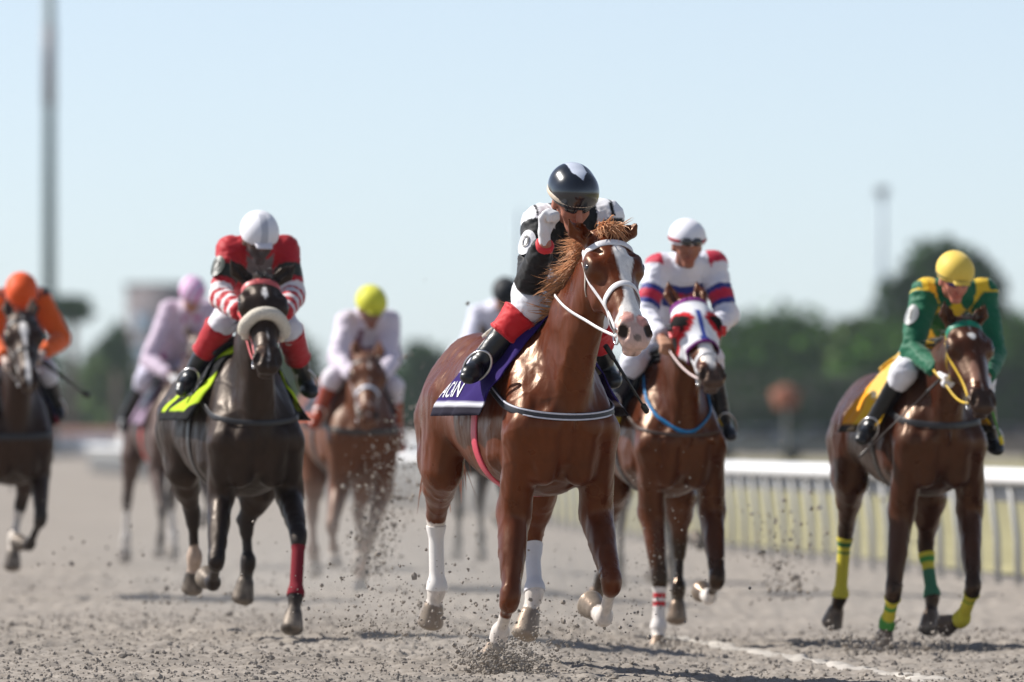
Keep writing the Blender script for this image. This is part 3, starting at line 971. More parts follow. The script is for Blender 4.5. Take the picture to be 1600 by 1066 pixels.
# ------------------------------------------------------------------ riders
def fist_prims(w, d, n, a, s=1.0):
    """closed hand: w wrist, d along the forearm, n the palm side, a across towards the thumb"""
    d = nrm(d); n = nrm(n - d * (np.array(n) @ d)); a0 = np.cross(d, n); a = a0 * (1 if a0 @ np.array(a) > 0 else -1)
    P = [Seg(w - d * .02, w + d * .03 * s, (.026 * s, .021 * s), (.032 * s, .019 * s), u=a, k=.012, zone='hand'),
         Seg(w + d * .03 * s, w + d * .082 * s, (.036 * s, .018 * s), (.041 * s, .016 * s), u=a, k=.012, zone='hand')]
    ln = [.92, 1.0, .95, .78]
    for i in range(4):
        o = a * (.031 - .0205 * i) * s
        p0 = w + d * .080 * s + o; p1 = p0 + (d * .024 + n * .018) * s * ln[i]
        p2 = p1 + (n * .026 - d * .010) * s * ln[i]; p3 = p2 + (-d * .022 - n * .006) * s * ln[i]
        for q0, q1, r0, r1 in ((p0, p1, .0115, .0108), (p1, p2, .0108, .0098), (p2, p3, .0098, .0088)):
            P.append(Seg(q0, q1, r0 * s, r1 * s, k=.004, zone='finger'))
    t0 = w + (d * .025 + a * .030) * s; t1 = t0 + (d * .032 + a * .014 + n * .016) * s
    t2 = t1 + (d * .020 - a * .006 + n * .022) * s; t3 = t2 + (-a * .022 + d * .006 + n * .006) * s
    for q0, q1, r0, r1 in ((t0, t1, .015, .0125), (t1, t2, .0125, .0108), (t2, t3, .0108, .0095)):
        P.append(Seg(q0, q1, r0 * s, r1 * s, k=.006, zone='thumb'))
    return P

def build_jockey(rig, c):
    F = rig['frame']; J = lambda q: np.array(F.J(*q)); res = c['res']; bs = c.get('bs', 1.0)
    root = F.root('person')
    hd, nb, pel = J(c['head']), J(c['neck']), J(c['pelvis'])
    sh = {'R': J(c['shR']), 'L': J(c['shL'])}; el = {'R': J(c['elR']), 'L': J(c['elL'])}; wr = {'R': J(c['wrR']), 'L': J(c['wrL'])}
    kn = {'R': J(c['knR']), 'L': J(c['knL'])}; an = {'R': J(c['anR']), 'L': J(c['anL'])}
    for s in 'RL':                                  # legs lie outside the horse, the cloth and the saddle
        for tab, key, rad in ((kn, 'kn', .078), (an, 'an', .062)):
            q = list(c[key + s])
            for it in range(40):
                loc, no, ix, ds = rig['bvh'].find_nearest(Vector(tab[s]))
                if (np.array(tab[s]) - np.array(loc)) @ np.array(no) > rad: break
                q[2] -= .02 if s == 'R' else -.02
                p_ = np.array(F.J(*q))
                if s == 'L': p_ = tab[s] + np.array([.015, 0, 0])
                tab[s] = p_
    up = nrm(nb - pel); rt = nrm(sh['L'] - sh['R']); rt = nrm(rt - up * (rt @ up)); fr = np.cross(rt, up)
    tl = np.linalg.norm(nb - pel)
    hip = {'R': pel - rt * .085 * bs, 'L': pel + rt * .085 * bs}
    lk = nrm(c.get('look', (0, -.88, -.42)))
    hr = nrm(np.array([1.0, 0, 0]) - lk * lk[0] + np.array([0, 0, c.get('hroll', 0)])); hr = nrm(hr - lk * (hr @ lk)); hu = np.cross(lk, hr)
    if hu[2] < 0: hu = -hu
    Hh = lambda a, u, f: hd + bs * (a * hr + u * hu + f * lk)
    b = bs
    ch = pel + (nb - pel) * .62 + fr * .0
    torso = [Seg(pel, ch, (.122 * b, .098 * b), (.136 * b, .106 * b), u=rt, k=.06, zone='torso'),
             Seg(ch, nb - up * .04, (.140 * b, .106 * b), (.10 * b, .080 * b), u=rt, k=.06, zone='torso'),
             Seg(sh['R'], sh['L'], (.056 * b, .056 * b), k=.05, zone='torso')]
    arms = {}; toes = {}; legs = {}; shins = {}; hands = {}
    for s in 'RL':
        arms[s] = [Seg(sh[s], el[s], .055 * b, .043 * b, k=.035, zone='uarm' + s, bulge=.06),
                   Seg(el[s], wr[s], .042 * b, .029 * b, k=.02, zone='farm' + s, bulge=.06)]
        legs[s] = [Seg(hip[s], kn[s], (.088 * b, .088 * b), (.056 * b, .056 * b), k=.05, zone='thigh' + s, bulge=.03),
                   Seg(kn[s] , kn[s] * .84 + an[s] * .16, .055 * b, .052 * b, k=.03, zone='knee' + s)]
        t_q = c['toe' + s]; toe = np.array(F.J(t_q[0], t_q[1], an[s][1] - .11)) if s == 'R' else an[s] + np.array([.0, -.12, -.05])
        toes[s] = toe
        shins[s] = [Seg(kn[s], an[s], (.052 * b, .056 * b), (.037 * b, .040 * b), k=.02, zone='shin' + s, bulge=.05)]
        heel = an[s] - nrm(toe - an[s]) * .03 + nrm(an[s] - kn[s]) * .03
        foot = [Seg(heel, toe * .75 + an[s] * .25, (.028, .030), (.033, .026), k=.03, zone='foot' + s), Seg(toe * .6 + an[s] * .4, toe, (.033, .026), (.028, .019), k=.02, zone='foot' + s)]
        shins[s] += foot
        fd = nrm(c.get('hdir' + s, wr[s] - el[s]))
        hands[s] = fist_prims(wr[s] + fd * .022, fd, np.array(c.get('hn' + s, (0.0, .2, -1.0))), np.array(c.get('ha' + s, (1 if s == 'R' else -1, -.3, .3))), c.get('hsz', 1.0))
    head = [Seg(Hh(0, .035, -.020), Hh(0, .035, .020), (.074 * b, .086 * b), u=hr, k=.03, zone='head'),
            Seg(Hh(0, -.005, .035), Hh(0, -.085, .055), (.062 * b, .05 * b), (.036 * b, .032 * b), u=hr, k=.03, zone='head'),
            Seg(Hh(-.03, .035, .082), Hh(.03, .035, .082), (.016 * b, .016 * b), k=.02, zone='head'),
            Seg(Hh(0, .015, .090), Hh(0, -.030, .112), .011 * b, .016 * b, k=.012, zone='head'),
            Seg(Hh(-.016, -.062, .094), Hh(.016, -.062, .094), (.011 * b, .012 * b), k=.01, zone='lips'),
            Seg(Hh(-.012, -.100, .080), Hh(.012, -.100, .080), (.020 * b, .018 * b), k=.02, zone='head'),
            Seg(Hh(-.040, -.030, .066), Hh(-.030, -.050, .070), .022 * b, .018 * b, k=.02, zone='head'),
            Seg(Hh(.040, -.030, .066), Hh(.030, -.050, .070), .022 * b, .018 * b, k=.02, zone='head'),
            Seg(Hh(-.078, .01, .0), Hh(-.080, -.03, .008), (.010, .020), k=.01, zone='ear'),
            Seg(Hh(.078, .01, .0), Hh(.080, -.03, .008), (.010, .020), k=.01, zone='ear'),
            Seg(nb - up * .03, Hh(0, -.03, -.01), .058 * b, .056 * b, k=.03, zone='neck'),
            Seg(Hh(-.07, -.0545, .108), Hh(.07, -.0545, .108), (.0035, .008), k=.004, sub=True)]
    # ---- body (skin), one surface
    allp = torso + arms['R'] + arms['L'] + legs['R'] + legs['L'] + shins['R'] + shins['L'] + hands['R'] + hands['L'] + head
    hres = max(res, .007)
    co, q = implicit_mesh(allp, hres * 1.25, smooth=2)
    bi, bt = zones(allp, co); zn = np.array([p.zone for p in allp])[bi]
    sk = np.array(c.get('skin', rgb(176, 126, 104)))
    cc = np.tile(sk, (len(co), 1)); cc[zn == 'lips'] = sk * np.array([.95, .72, .7])
    if c.get('mask') is not None:
        lowm = ((co - hd) @ hu < -.012) & np.isin(zn, ['head', 'lips', 'neck']); cc[lowm] = c['mask']
    link('body', fast_mesh('body', co, q, cc), MATS['skin'], root)
    # ---- jacket
    def wrinkle(co, q, amp, f=16.0, seed=0):
        N = vnormals(co, q)
        w = 1 - np.abs(fbm(co * np.array([.8, .8, 1.5]), f, 3, seed)) * 2
        w2 = fbm(co, 6.0, 2, seed + 3)
        w3 = 1 - np.abs(fbm(co * np.array([1.2, .7, 1.0]), f * 2.1, 2, seed + 6)) * 2
        return co + N * (amp * (w * 1.2 + w2 + .35 * w3))[:, None]
    jp = torso + [q_ for s in 'RL' for q_ in (arms[s][0], Seg(el[s], el[s] * .12 + wr[s] * .88, .042 * b, .030 * b, k=.02, zone='farm' + s, bulge=.06, cap=.5))] + [Seg(nb - up * .05, nb + up * .015, .070 * b, .066 * b, k=.02, zone='collar')]
    wl_ = {s: wr[s] for s in 'RL'}
    def jclip(X, Y, Z):
        r = None
        d = (X - pel[0]) * up[0] + (Y - pel[1]) * up[1] + (Z - pel[2]) * up[2]
        r = -.07 - d
        return r
    jco, jq = implicit_mesh(jp, res, inflate=.014, smooth=2, clip=jclip)
    bi, bt = zones(jp, jco); jz = np.array([p.zone for p in jp])[bi]
    lat = (jco - pel) @ rt; hh = ((jco - pel) @ up) / tl; ff = (jco - pel) @ fr
    jc = c['silk'](dict(co=jco, z=jz, t=bt, a=lat, h=hh, f=ff, n=fbm(jco, 14, 2, 1)))
    jco = wrinkle(jco, jq, .0075 if res < .02 else .005, seed=c.get('seed', 0))
    jacket = link('jacket', fast_mesh('jacket', jco, jq, jc), MATS['silk'], root)
    # ---- breeches
    bp = [Seg(pel - up * .02, pel + up * .06, (.130 * b, .110 * b), u=rt, k=.05, zone='seat')] + legs['R'] + legs['L']
    bco, bq = implicit_mesh(bp, res, inflate=.010, smooth=2)
    bco = wrinkle(bco, bq, .0045, seed=5)
    link('breeches', fast_mesh('breeches', bco, bq, np.tile(np.array(c.get('breech', rgb(226, 226, 232))), (len(bco), 1))), MATS['silk'], root)
    # ---- boots
    for s in 'RL':
        a0 = kn[s] * .80 + an[s] * .20 if c.get('cuff') is None else kn[s] * .52 + an[s] * .48
        dv = nrm(an[s] - kn[s])
        bpz = [Seg(a0, an[s], .048 * b, .036 * b, k=.02)] + shins[s][1:]
        oco, oq = implicit_mesh(bpz, res, inflate=.006, smooth=2)
        oco = wrinkle(oco, oq, .0025, seed=8)
        bc = np.tile(np.array(c.get('boot', rgb(22, 22, 24))), (len(oco), 1))
        bo = link('boot', fast_mesh('boot', oco, oq, bc), MATS['leather_col'], root)
        if c.get('cuff') is not None:
            cp = [Seg(kn[s] * (1 - c.get('cuff0', .2)) + an[s] * c.get('cuff0', .2), kn[s] * .52 + an[s] * .48, .066 * b, .054 * b, k=.02, cap=.2)]
            cco, cq = implicit_mesh(cp, res, inflate=.012, smooth=2)
            cco = wrinkle(cco, cq, .003, f=22, seed=4)
            link('boot_cuff', fast_mesh('boot_cuff', cco, cq, np.tile(np.array(c['cuff']), (len(cco), 1))), MATS['silk'], bo)
        # stirrup iron
        if res < .015:
            toe = toes[s]; m = an[s] * .3 + toe * .7; t_ = nrm(toe - an[s]); sd_ = nrm(np.cross(t_, nrm(kn[s] - an[s]))); ud = nrm(np.cross(sd_, t_)); ud = ud if ud[2] > 0 else -ud
            mb = MB(); mb.tube([m + sd_ * .052 * math.sin(x) + ud * (.045 - .085 * math.cos(x)) * (1 if True else 0) for x in np.linspace(0, 2 * math.pi, 25)], .0055, 6, cap=False)
            mb.build('stirrup', MATS['steel'], root)
    # ---- gloves / hands
    for s in 'RL':
        gco, gq = implicit_mesh(hands[s], min(res, .0065) if res < .015 else .009, inflate=.002, smooth=1)
        link('glove', fast_mesh('glove', gco, gq, np.tile(np.array(c.get('glove', rgb(215, 215, 218))), (len(gco), 1))), MATS['silk'], root)
        if c.get('wrist') is not None:
            d_ = nrm(wr[s] - el[s]); mb = MB(); mb.tube([wr[s] - d_ * x for x in (.026, .021, -.006, -.011)], [.036, .043, .041, .034], 18, colr=c['wrist'])
            mb.build('wrist_band', MATS['silk'], root, usecol=True)
    # ---- helmet
    hp = [Seg(Hh(0, .052, -.018), Hh(0, .052, .014), (.104 * b, .104 * b), u=hr, k=.02, zone='shell', cap=1.08)]
    def hclip(X, Y, Z):
        x, y, z = X - hd[0], Y - hd[1], Z - hd[2]
        u = (x * hu[0] + y * hu[1] + z * hu[2]) / b; f = (x * lk[0] + y * lk[1] + z * lk[2]) / b
        return (.010 + .20 * np.minimum(f, 0.0) + .10 * np.maximum(f, 0)) - u
    hco, hq = implicit_mesh(hp, res * .55, smooth=2, clip=hclip)
    loc = np.stack([(hco - hd) @ hr, (hco - hd) @ hu, (hco - hd) @ lk], axis=1) / b
    hc_ = c['cap'](loc)
    helmet = link('helmet', fast_mesh('helmet', hco, hq, hc_), MATS[c.get('capmat', 'silk')], root)
    if c.get('visor') is not None:
        vp = [Seg(Hh(-.042, .042, .100), Hh(.042, .042, .100), (.062 * b, .008 * b), u=nrm(lk - hu * .25), k=.01)]
        vco, vq = implicit_mesh(vp, res * .6, smooth=1)
        link('visor', fast_mesh('visor', vco, vq, np.tile(np.array(c['visor']), (len(vco), 1))), MATS[c.get('capmat', 'silk')], helmet)
    if c.get('band') is not None:
        mb = MB(); pts = []; nr = []
        for a in np.linspace(0, 2 * math.pi, 48, endpoint=False):
            f = math.cos(a); sx = math.sin(a)
            pts.append(Hh(.105 * sx, c.get('band_u', .045) + (.012 * f), -.002 + .124 * f)); nr.append(nrm(sx * hr + f * lk))
        ribbon(mb, pts, nr, c.get('band_w', .020) * b, .004, closed=True); mb.build('helmet_band', strapmat(c['band']), helmet)
    # ---- goggles
    if c.get('goggles', True):
        gu = c.get('gog_u', .012); gf = c.get('gog_f', .0)
        gp = [Seg(Hh(e * .022, gu, .086 + gf), Hh(e * .042, gu, .074 + gf), (.026 * b, .020 * b), (.024 * b, .020 * b), u=hu, k=.012) for e in (-1, 1)]
        gco, gq = implicit_mesh(gp, res * .7, smooth=1)
        g = link('goggles', fast_mesh('goggles', gco, gq), MATS['lens'], root)
        mb = MB(); pts = []; nr = []
        for a in np.radians(np.linspace(35, 325, 40)):
            f = math.cos(a); sx = math.sin(a); pts.append(Hh((.084 if gf == 0 else .108) * sx, gu + (.02 if gf == 0 else 0) * (1 - f), .005 + (.085 if gf == 0 else .122) * f)); nr.append(nrm(sx * hr + f * lk))
        ribbon(mb, pts, nr, .018 * b, .003); mb.build('strap', strapmat(np.array(c.get('gstrap', rgb(25, 25, 28)))), g)
    if c.get('roundel'):
        # number patch on the sleeve
        e0, e1 = sh['R'], el['R']; m = e0 * .5 + e1 * .5; ax = nrm(e1 - e0); outd = nrm(np.array(c.get('roundel_dir', (-.75, -.6, .1)))); outd = nrm(outd - ax * (outd @ ax)); sd_ = np.cross(ax, outd)
        mb = MB(); ring = []
        R_ = .062; nseg = 24; rows = [0, .35, .7, 1.0]
        cen = m + outd * .083
        pts = [cen]; 
        for rr in rows[1:]:
            for k in range(nseg):
                an_ = 2 * math.pi * k / nseg; lx, ly = R_ * rr * math.cos(an_) * .72, R_ * rr * math.sin(an_)
                pts.append(m + ax * ly + outd * (math.sqrt(max(.083**2 - lx * lx, 0))) + sd_ * lx)
        tr = [[0, 1 + k, 1 + (k + 1) % nseg] for k in range(nseg)]
        qq = [[1 + i * nseg + k, 1 + (i + 1) * nseg + k, 1 + (i + 1) * nseg + (k + 1) % nseg, 1 + i * nseg + (k + 1) % nseg] for i in range(2) for k in range(nseg)]
        mb.add(pts, qq, tr); patch_o = mb.build('number_patch', strapmat(c.get('roundel_col', rgb(200, 200, 205))), jacket)
        cu = bpy.data.curves.new('number', 'FONT'); cu.body = c['roundel']; cu.size = .085; cu.align_x = 'CENTER'; cu.align_y = 'CENTER'; cu.resolution_u = 3
        ob = bpy.data.objects.new('number', cu); col.objects.link(ob); dg = bpy.context.evaluated_depsgraph_get(); me = bpy.data.meshes.new_from_object(ob.evaluated_get(dg)); bpy.data.objects.remove(ob)
        for v in me.vertices:
            lx = v.co.x; v.co = Vector(m - ax * v.co.y + outd * (math.sqrt(max(.083**2 - lx * lx, 0)) + .004) - sd_ * lx * (1 if np.cross(-ax, outd) @ sd_ < 0 else -1))
        me.materials.clear(); link('number', me, strapmat(rgb(25, 25, 28)), patch_o)
    tag(root, c['label'], 'jockey', 'jockeys riding in the race')
    print('jockey', c['label'][:30], 't %.1f' % (time.time() - T0), 'torso %.2f' % tl, 'uarm %.2f farm %.2f thigh %.2f shin %.2f' % (np.linalg.norm(sh['R'] - el['R']), np.linalg.norm(el['R'] - wr['R']), np.linalg.norm(hip['R'] - kn['R']), np.linalg.norm(kn['R'] - an['R'])))
    return dict(root=root, wr=wr, hands=hands, el=el)

def make_whip(rig, p0, p1, label, colr=rgb(20, 20, 22), rad=.009, tip=None):
    a, b_ = np.array(rig['frame'].J(*p0)), np.array(rig['frame'].J(*p1))
    o = rig['frame'].root('riding_whip')
    mb = MB(); d = b_ - a
    mb.tube([a, a + d * .18, a + d * .2], [rad * 1.25, rad * 1.25, rad], 8); mb.build('grip', MATS['whip_grip'], o)
    mb = MB(); mb.tube([a + d * .2, a + d * .88], [rad * .8, rad * .55], 8); mb.build('shaft', strapmat(colr), o)
    mb = MB(); mb.tube([a + d * .87, a + d * .89, a + d * .98, b_], [rad * .7, rad * 1.5, rad * 1.5, rad], 6, flat=((0, 1, 0), .4)); mb.build('flap', strapmat(colr if tip is None else tip), o)
    tag(o, label, 'whip')
    return o
MATS['whip_grip'] = simple_mat('whip_grip', (.02, .02, .022), rough=.6, noise=.3, nscale=200)
# ================================================================== the track
def sand_mat(name, c1, c2, c3):
    m, n, l, b = new_mat(name)
    tc = n.new('ShaderNodeTexCoord')
    def noise(sc, det, st=(1, 1, 1)):
        mp = n.new('ShaderNodeMapping'); mp.inputs['Scale'].default_value = st
        l.new(tc.outputs['Object'], mp.inputs[0])
        z = n.new('ShaderNodeTexNoise'); z.inputs['Scale'].default_value = sc; z.inputs['Detail'].default_value = det; z.inputs['Roughness'].default_value = .65
        l.new(mp.outputs[0], z.inputs['Vector']); return z
    a = noise(.5, 4); f = noise(22, 8)
    r1 = n.new('ShaderNodeValToRGB'); r1.color_ramp.elements[0].position = .35; r1.color_ramp.elements[1].position = .68
    r1.color_ramp.elements[0].color = (*c1, 1); r1.color_ramp.elements[1].color = (*c2, 1)
    l.new(a.outputs[0], r1.inputs[0])
    r2 = n.new('ShaderNodeValToRGB'); r2.color_ramp.elements[0].position = .36; r2.color_ramp.elements[1].position = .62
    r2.color_ramp.elements[0].color = (*c3, 1); r2.color_ramp.elements[1].color = (1, 1, 1, 1)
    l.new(f.outputs[0], r2.inputs[0])
    mx = n.new('ShaderNodeMix'); mx.data_type = 'RGBA'; mx.blend_type = 'MULTIPLY'; mx.inputs[0].default_value = 1
    l.new(r1.outputs[0], mx.inputs[6]); l.new(r2.outputs[0], mx.inputs[7]); l.new(mx.outputs[2], b.inputs['Base Color'])
    b.inputs['Roughness'].default_value = .95; b.inputs['Specular IOR Level'].default_value = .15
    bp = n.new('ShaderNodeBump'); bp.inputs['Strength'].default_value = .25; bp.inputs['Distance'].default_value = .02
    l.new(f.outputs[0], bp.inputs['Height']); l.new(bp.outputs[0], b.inputs['Normal'])
    return m
SAND = sand_mat('track_sand', rgb(144, 137, 129), rgb(160, 152, 143), (.74, .72, .70))
MATS['clod'] = simple_mat('sand_clod', rgb(146, 138, 129), rough=.95, spec=.1, noise=.3, nscale=40)
MATS['chalk'] = simple_mat('chalk', rgb(174, 168, 160), rough=.95, spec=.1, noise=.35, nscale=9)

def cross(x):
    return -.085 * sstep(-.1, 1.3, x)
def ground_z(x, y):
    """loose sand: furrows left by the harrow, hoof prints, lumps"""
    p = np.stack([x, y, np.zeros_like(x)], axis=-1)
    z = .030 * fbm(p, .55, 3, 3) + .020 * fbm(p, 2.6, 3, 8)
    lump = np.clip(fbm(p, 9.0, 3, 2), 0, 1); z = z + .030 * lump ** 1.3
    z = z + .018 * fbm(p, 20.0, 2, 5)
    hp = np.clip(.42 - np.abs(vnoise(p, 1.9, 31)), 0, 1); z = z - .03 * hp * np.clip(fbm(p, 4.5, 2, 44) + .2, 0, 1)
    near = sstep(28.0, 33, y) * sstep(90, 60, y)
    return z * (.25 + .75 * near) + cross(x) - .012

def grid_mesh(xs, ys, zf):
    X, Y = np.meshgrid(xs, ys, indexing='ij'); Z = zf(X, Y)
    co = np.stack([X, Y, Z], axis=-1).reshape(-1, 3); i = np.arange(len(co)).reshape(X.shape)
    q = np.stack([i[:-1, :-1], i[1:, :-1], i[1:, 1:], i[:-1, 1:]], axis=-1).reshape(-1, 4)
    return co, q
# fine sheet where the sand is in focus, growing coarser outwards
def spread(a, b, h0, grow, mid=None):
    v = [a]; h = h0
    while v[-1] < b: v.append(v[-1] + h); h *= grow
    return np.array(v)
xs_in = np.arange(-4.2, 4.2001, .024); xr = spread(4.224, 900, .05, 1.11); xs = np.concatenate([-xr[::-1], xs_in, xr])
y_in = np.arange(34.8, 46.5, .026); yn = -spread(-34.77, 60, .06, 1.16)[::-1]; yf = spread(46.52, 5200, .05, 1.032)
ys = np.concatenate([yn, y_in, yf])
print('ground grid', len(xs), len(ys))
co, q = grid_mesh(xs, ys, lambda X, Y: ground_z(X, Y) * (np.abs(X) < 60) )
gr = link('track', fast_mesh('track', co, q), SAND); tag(gr, kind='structure')
def gz(x, y):
    return float(ground_z(np.array([x]), np.array([y]))[0])

# loose clods lying on the sand
def clod_pool(n=8):
    out = []
    for k in range(n):
        bm = bmesh.new(); bmesh.ops.create_icosphere(bm, subdivisions=1, radius=1.0)
        co = np.array([v.co[:] for v in bm.verts]); f = np.array([[v.index for v in fc.verts] for fc in bm.faces]); bm.free()
        co = co * (1 + .45 * vnoise(co, 1.3, k * 7.7)[:, None]) * np.array([1, rng.uniform(.7, 1.2), rng.uniform(.55, .9)])
        out.append((co, f))
    return out
POOL = clod_pool()
def scatter(name, P, R, mat, parent=None):
    C, T = [], []; n0 = 0
    for p, r in zip(P, R):
        co, f = POOL[rng.integers(len(POOL))]
        a = rng.random() * 6.283; c, s = math.cos(a), math.sin(a)
        M_ = np.array([[c, -s, 0], [s, c, 0], [0, 0, 1.0]])
        if rng.random() < .5: M_ = M_[[1, 2, 0]]
        C.append(co @ M_.T * r + p); T.append(f + n0); n0 += len(co)
    return link(name, fast_mesh(name, np.concatenate(C), np.concatenate(T), smooth=False), mat, parent)
n = 27000
Y = 34.9 + 14 * rng.random(n) ** 1.7; X = rng.uniform(-1, 1, n) * Y * .064
R = np.clip(rng.lognormal(-5.3, .48, n), .0025, .022)
Z = ground_z(X, Y) + R * .35
tag(scatter('sand_clods', np.stack([X, Y, Z], 1), R, MATS['clod']), 'loose sand clods lying on the near part of the track', 'sand', kind='stuff')

# pale harrow line across the sand, lower right
pts = []
for t in np.linspace(0, 1, 160):
    px = 1045 + 420 * t; py = 997 + 70 * t ** .95
    d = CAM_H * FPX / (py - 683) ; x = (px - 800) / FPX * d
    for it in range(3):
        d = (CAM_H - gz(x, d)) * FPX / (py - 683); x = (px - 800) / FPX * d
    pts.append((x, d))
pts = smooth_pts(np.c_[np.array(pts), np.zeros(len(pts))], 20)[:, :2]
co = []; 
for i, (x, d) in enumerate(pts):
    tg = pts[min(i + 1, len(pts) - 1)] - pts[max(i - 1, 0)]; tg = tg / np.linalg.norm(tg); nn = np.array([-tg[1], tg[0]])
    for k in range(7):
        w = (k / 6 - .5) * 2 * (.06 + .03 * vnoise(np.array([[x * 3, d, k * .3]]), 2.0)[0]); xx, dd = x + nn[0] * w, d + nn[1] * w
        co.append((xx, dd, gz(xx, dd) + .004 + .010 * (1 - (k / 3 - 1) ** 2)))
i = np.arange(len(co)).reshape(len(pts), 7)
q = np.stack([i[:-1, :-1], i[:-1, 1:], i[1:, 1:], i[1:, :-1]], axis=-1).reshape(-1, 4)
tag(link('line_marking', fast_mesh('line_marking', np.array(co), q), MATS['chalk']), kind='structure')
# ================================================================== the rails and what lies beyond the track
MATS['rail_white'] = simple_mat('rail_white', (.80, .80, .80), rough=.45, noise=.06, nscale=6)
MATS['post_grey'] = simple_mat('post_grey', rgb(168, 168, 166), rough=.5, noise=.08, nscale=10)
MATS['turf'] = simple_mat('turf', rgb(140, 134, 100), rough=.9, spec=.2, noise=.35, nscale=.9)
# turf behind the rail
def rail_x(d): return 3.72 - .0858 * (d - 62.7)
ZR = -.085
co = []; dd = np.concatenate([np.linspace(28, 250, 64), [300, 400]])
for d in dd:
    x = rail_x(d) if d <= 250 else rail_x(250) - (d - 250) * .06
    for w in (.75, 1.0, 12, 30, 90):
        co.append((x + w, d, -.20 if w < .9 else -.05))
i = np.arange(len(co)).reshape(len(dd), 5)
q = np.stack([i[:-1, :-1], i[:-1, 1:], i[1:, 1:], i[1:, :-1]], axis=-1).reshape(-1, 4)
tag(link('infield_turf', fast_mesh('infield_turf', np.array(co), q), MATS['turf']), kind='structure')
rail = empty('running_rail', (rail_x(62.7), 62.7, ZR)); tag(rail, 'white running rail on slanted posts along the right side of the track', 'rail')
ds = np.arange(40.0, 252, 1.05)
pts = np.array([(rail_x(d), d, ZR) for d in np.linspace(38, 252, 84)]) - np.array(rail.location)
mb = MB()
prof = [(-.045, .755), (-.075, .785), (-.065, .855), (-.01, .875), (.05, .855), (.06, .765)]
co = np.array([[p + np.array([a, 0, z]) for a, z in prof] for p in pts]); k = len(prof); m = len(pts)
qq = [[a * k + c, (a + 1) * k + c, (a + 1) * k + (c + 1) % k, a * k + (c + 1) % k] for a in range(m - 1) for c in range(k)]
mb.add(co.reshape(-1, 3), qq); mb.build('top_rail', MATS['rail_white'], rail)
pm = MB(); pm.tube([(.06, 0, -.06), (.05, 0, .35), (.0, 0, .74)], [.027, .025, .022], 8); post0 = pm.build('post', MATS['post_grey'], rail)
for j, d in enumerate(ds):
    o = post0 if j == 0 else post0.copy()
    if j: col.objects.link(o); o.parent = rail
    o.location = (rail_x(d) - rail.location.x, d - rail.location.y, 0)
co = np.array([[p + np.array([a, 0, z]) for a, z in ((.062, .62), (.062, .75), (.075, .75), (.075, .62))] for p in pts]); mb = MB()
mb.add(co.reshape(-1, 3), [[a * 4 + c, (a + 1) * 4 + c, (a + 1) * 4 + (c + 1) % 4, a * 4 + (c + 1) % 4] for a in range(m - 1) for c in range(4)]); mb.build('apron', simple_mat('apron_grey', rgb(150, 154, 158), rough=.6), rail)

# ---- trees
def bark(): return simple_mat('bark', rgb(88, 74, 62), rough=.9, noise=.3, nscale=3)
LEAFM = {}
def leafmat(name, c):
    if name not in LEAFM:
        m = attr_mat('leaf_' + name, rough=.8, spec=.08, nscale=.6, noise=.3, bump=0); LEAFM[name] = (m, np.array(c))
    return LEAFM[name]
def tree(px, base_py, top_py, width_px, d, colr, label, mname, lobes=9, leaves=2600, group=None, trunk=.25, cat='tree', nm='broadleaf_tree', seed=0, sq=1.0, leaf=.34):
    rnd = np.random.default_rng(seed + 100); s = d / FPX
    x = (px - 800) * s; zb = 0.0; ht = (683 - top_py) * s + CAM_H; w = width_px * s / 2
    root = empty(nm, (x, d, zb)); tag(root, label, cat, group)
    mb = MB(); th = ht * trunk
    mb.tube([(0, 0, -.1), (.03 * w, 0, th), (-.03 * w, .02, ht * .62)], [ht * .026 + .05, ht * .020 + .03, .05], 8)
    LB = []
    for k in range(lobes):
        a = rnd.random() * 6.283; rr = w * rnd.uniform(.15, .72); z = rnd.uniform(th * .9 if trunk > .1 else .15 * ht, ht * .84)
        taper = 1 - .55 * max(0, (z / ht - .45)) / .5
        c = np.array([math.cos(a) * rr * taper, math.sin(a) * rr * .8 * taper, z]); r = w * rnd.uniform(.36, .58) * (.7 + .3 * taper)
        r = min(r, ht - z); LB.append((c, max(r, .25)))
        mb.tube([(0, 0, th * .8), c * np.array([.45, .45, 1]) * .5 + np.array([0, 0, th * .5]), c], [ht * .012 + .02, ht * .009 + .015, .02], 6)
    mb.build('trunk', bark(), root)
    m, base = leafmat(mname, colr)
    nl = leaves; C = []; Q = []; K = []
    wts = np.array([r ** 2 for _, r in LB]); wts /= wts.sum()
    pick = rnd.choice(len(LB), nl, p=wts)
    dirs = rnd.normal(size=(nl, 3)); dirs /= np.linalg.norm(dirs, axis=1, keepdims=True)
    rad = rnd.random(nl) ** .35
    cen = np.array([LB[i][0] for i in pick]) + dirs * rad[:, None] * np.array([[LB[i][1]] for i in pick]) * np.array([1, 1, sq]) * (1 + .3 * rnd.normal(size=(nl, 1)) * .5)
    u = rnd.normal(size=(nl, 3)); u /= np.linalg.norm(u, axis=1, keepdims=True); v = np.cross(u, rnd.normal(size=(nl, 3))); v /= np.linalg.norm(v, axis=1, keepdims=True)
    sz = leaf * rnd.uniform(.6, 1.4, (nl, 1)) * (ht / 8) ** .5
    cen[:, 2] = np.maximum(cen[:, 2], .05)
    co = np.stack([cen - u * sz, cen + v * sz * .55, cen + u * sz, cen - v * sz * .55], axis=1).reshape(-1, 3)
    cl = base * rnd.uniform(.7, 1.3, (nl, 1)); cl = np.repeat(cl, 4, axis=0)
    link('crown', fast_mesh('crown', co, np.arange(nl * 4).reshape(-1, 4), cl, smooth=False), m, root)
    return root
GRN = rgb(62, 98, 26); DGR = rgb(46, 76, 28); OLV = rgb(80, 102, 54)
tg_ = 'trees beyond the track'
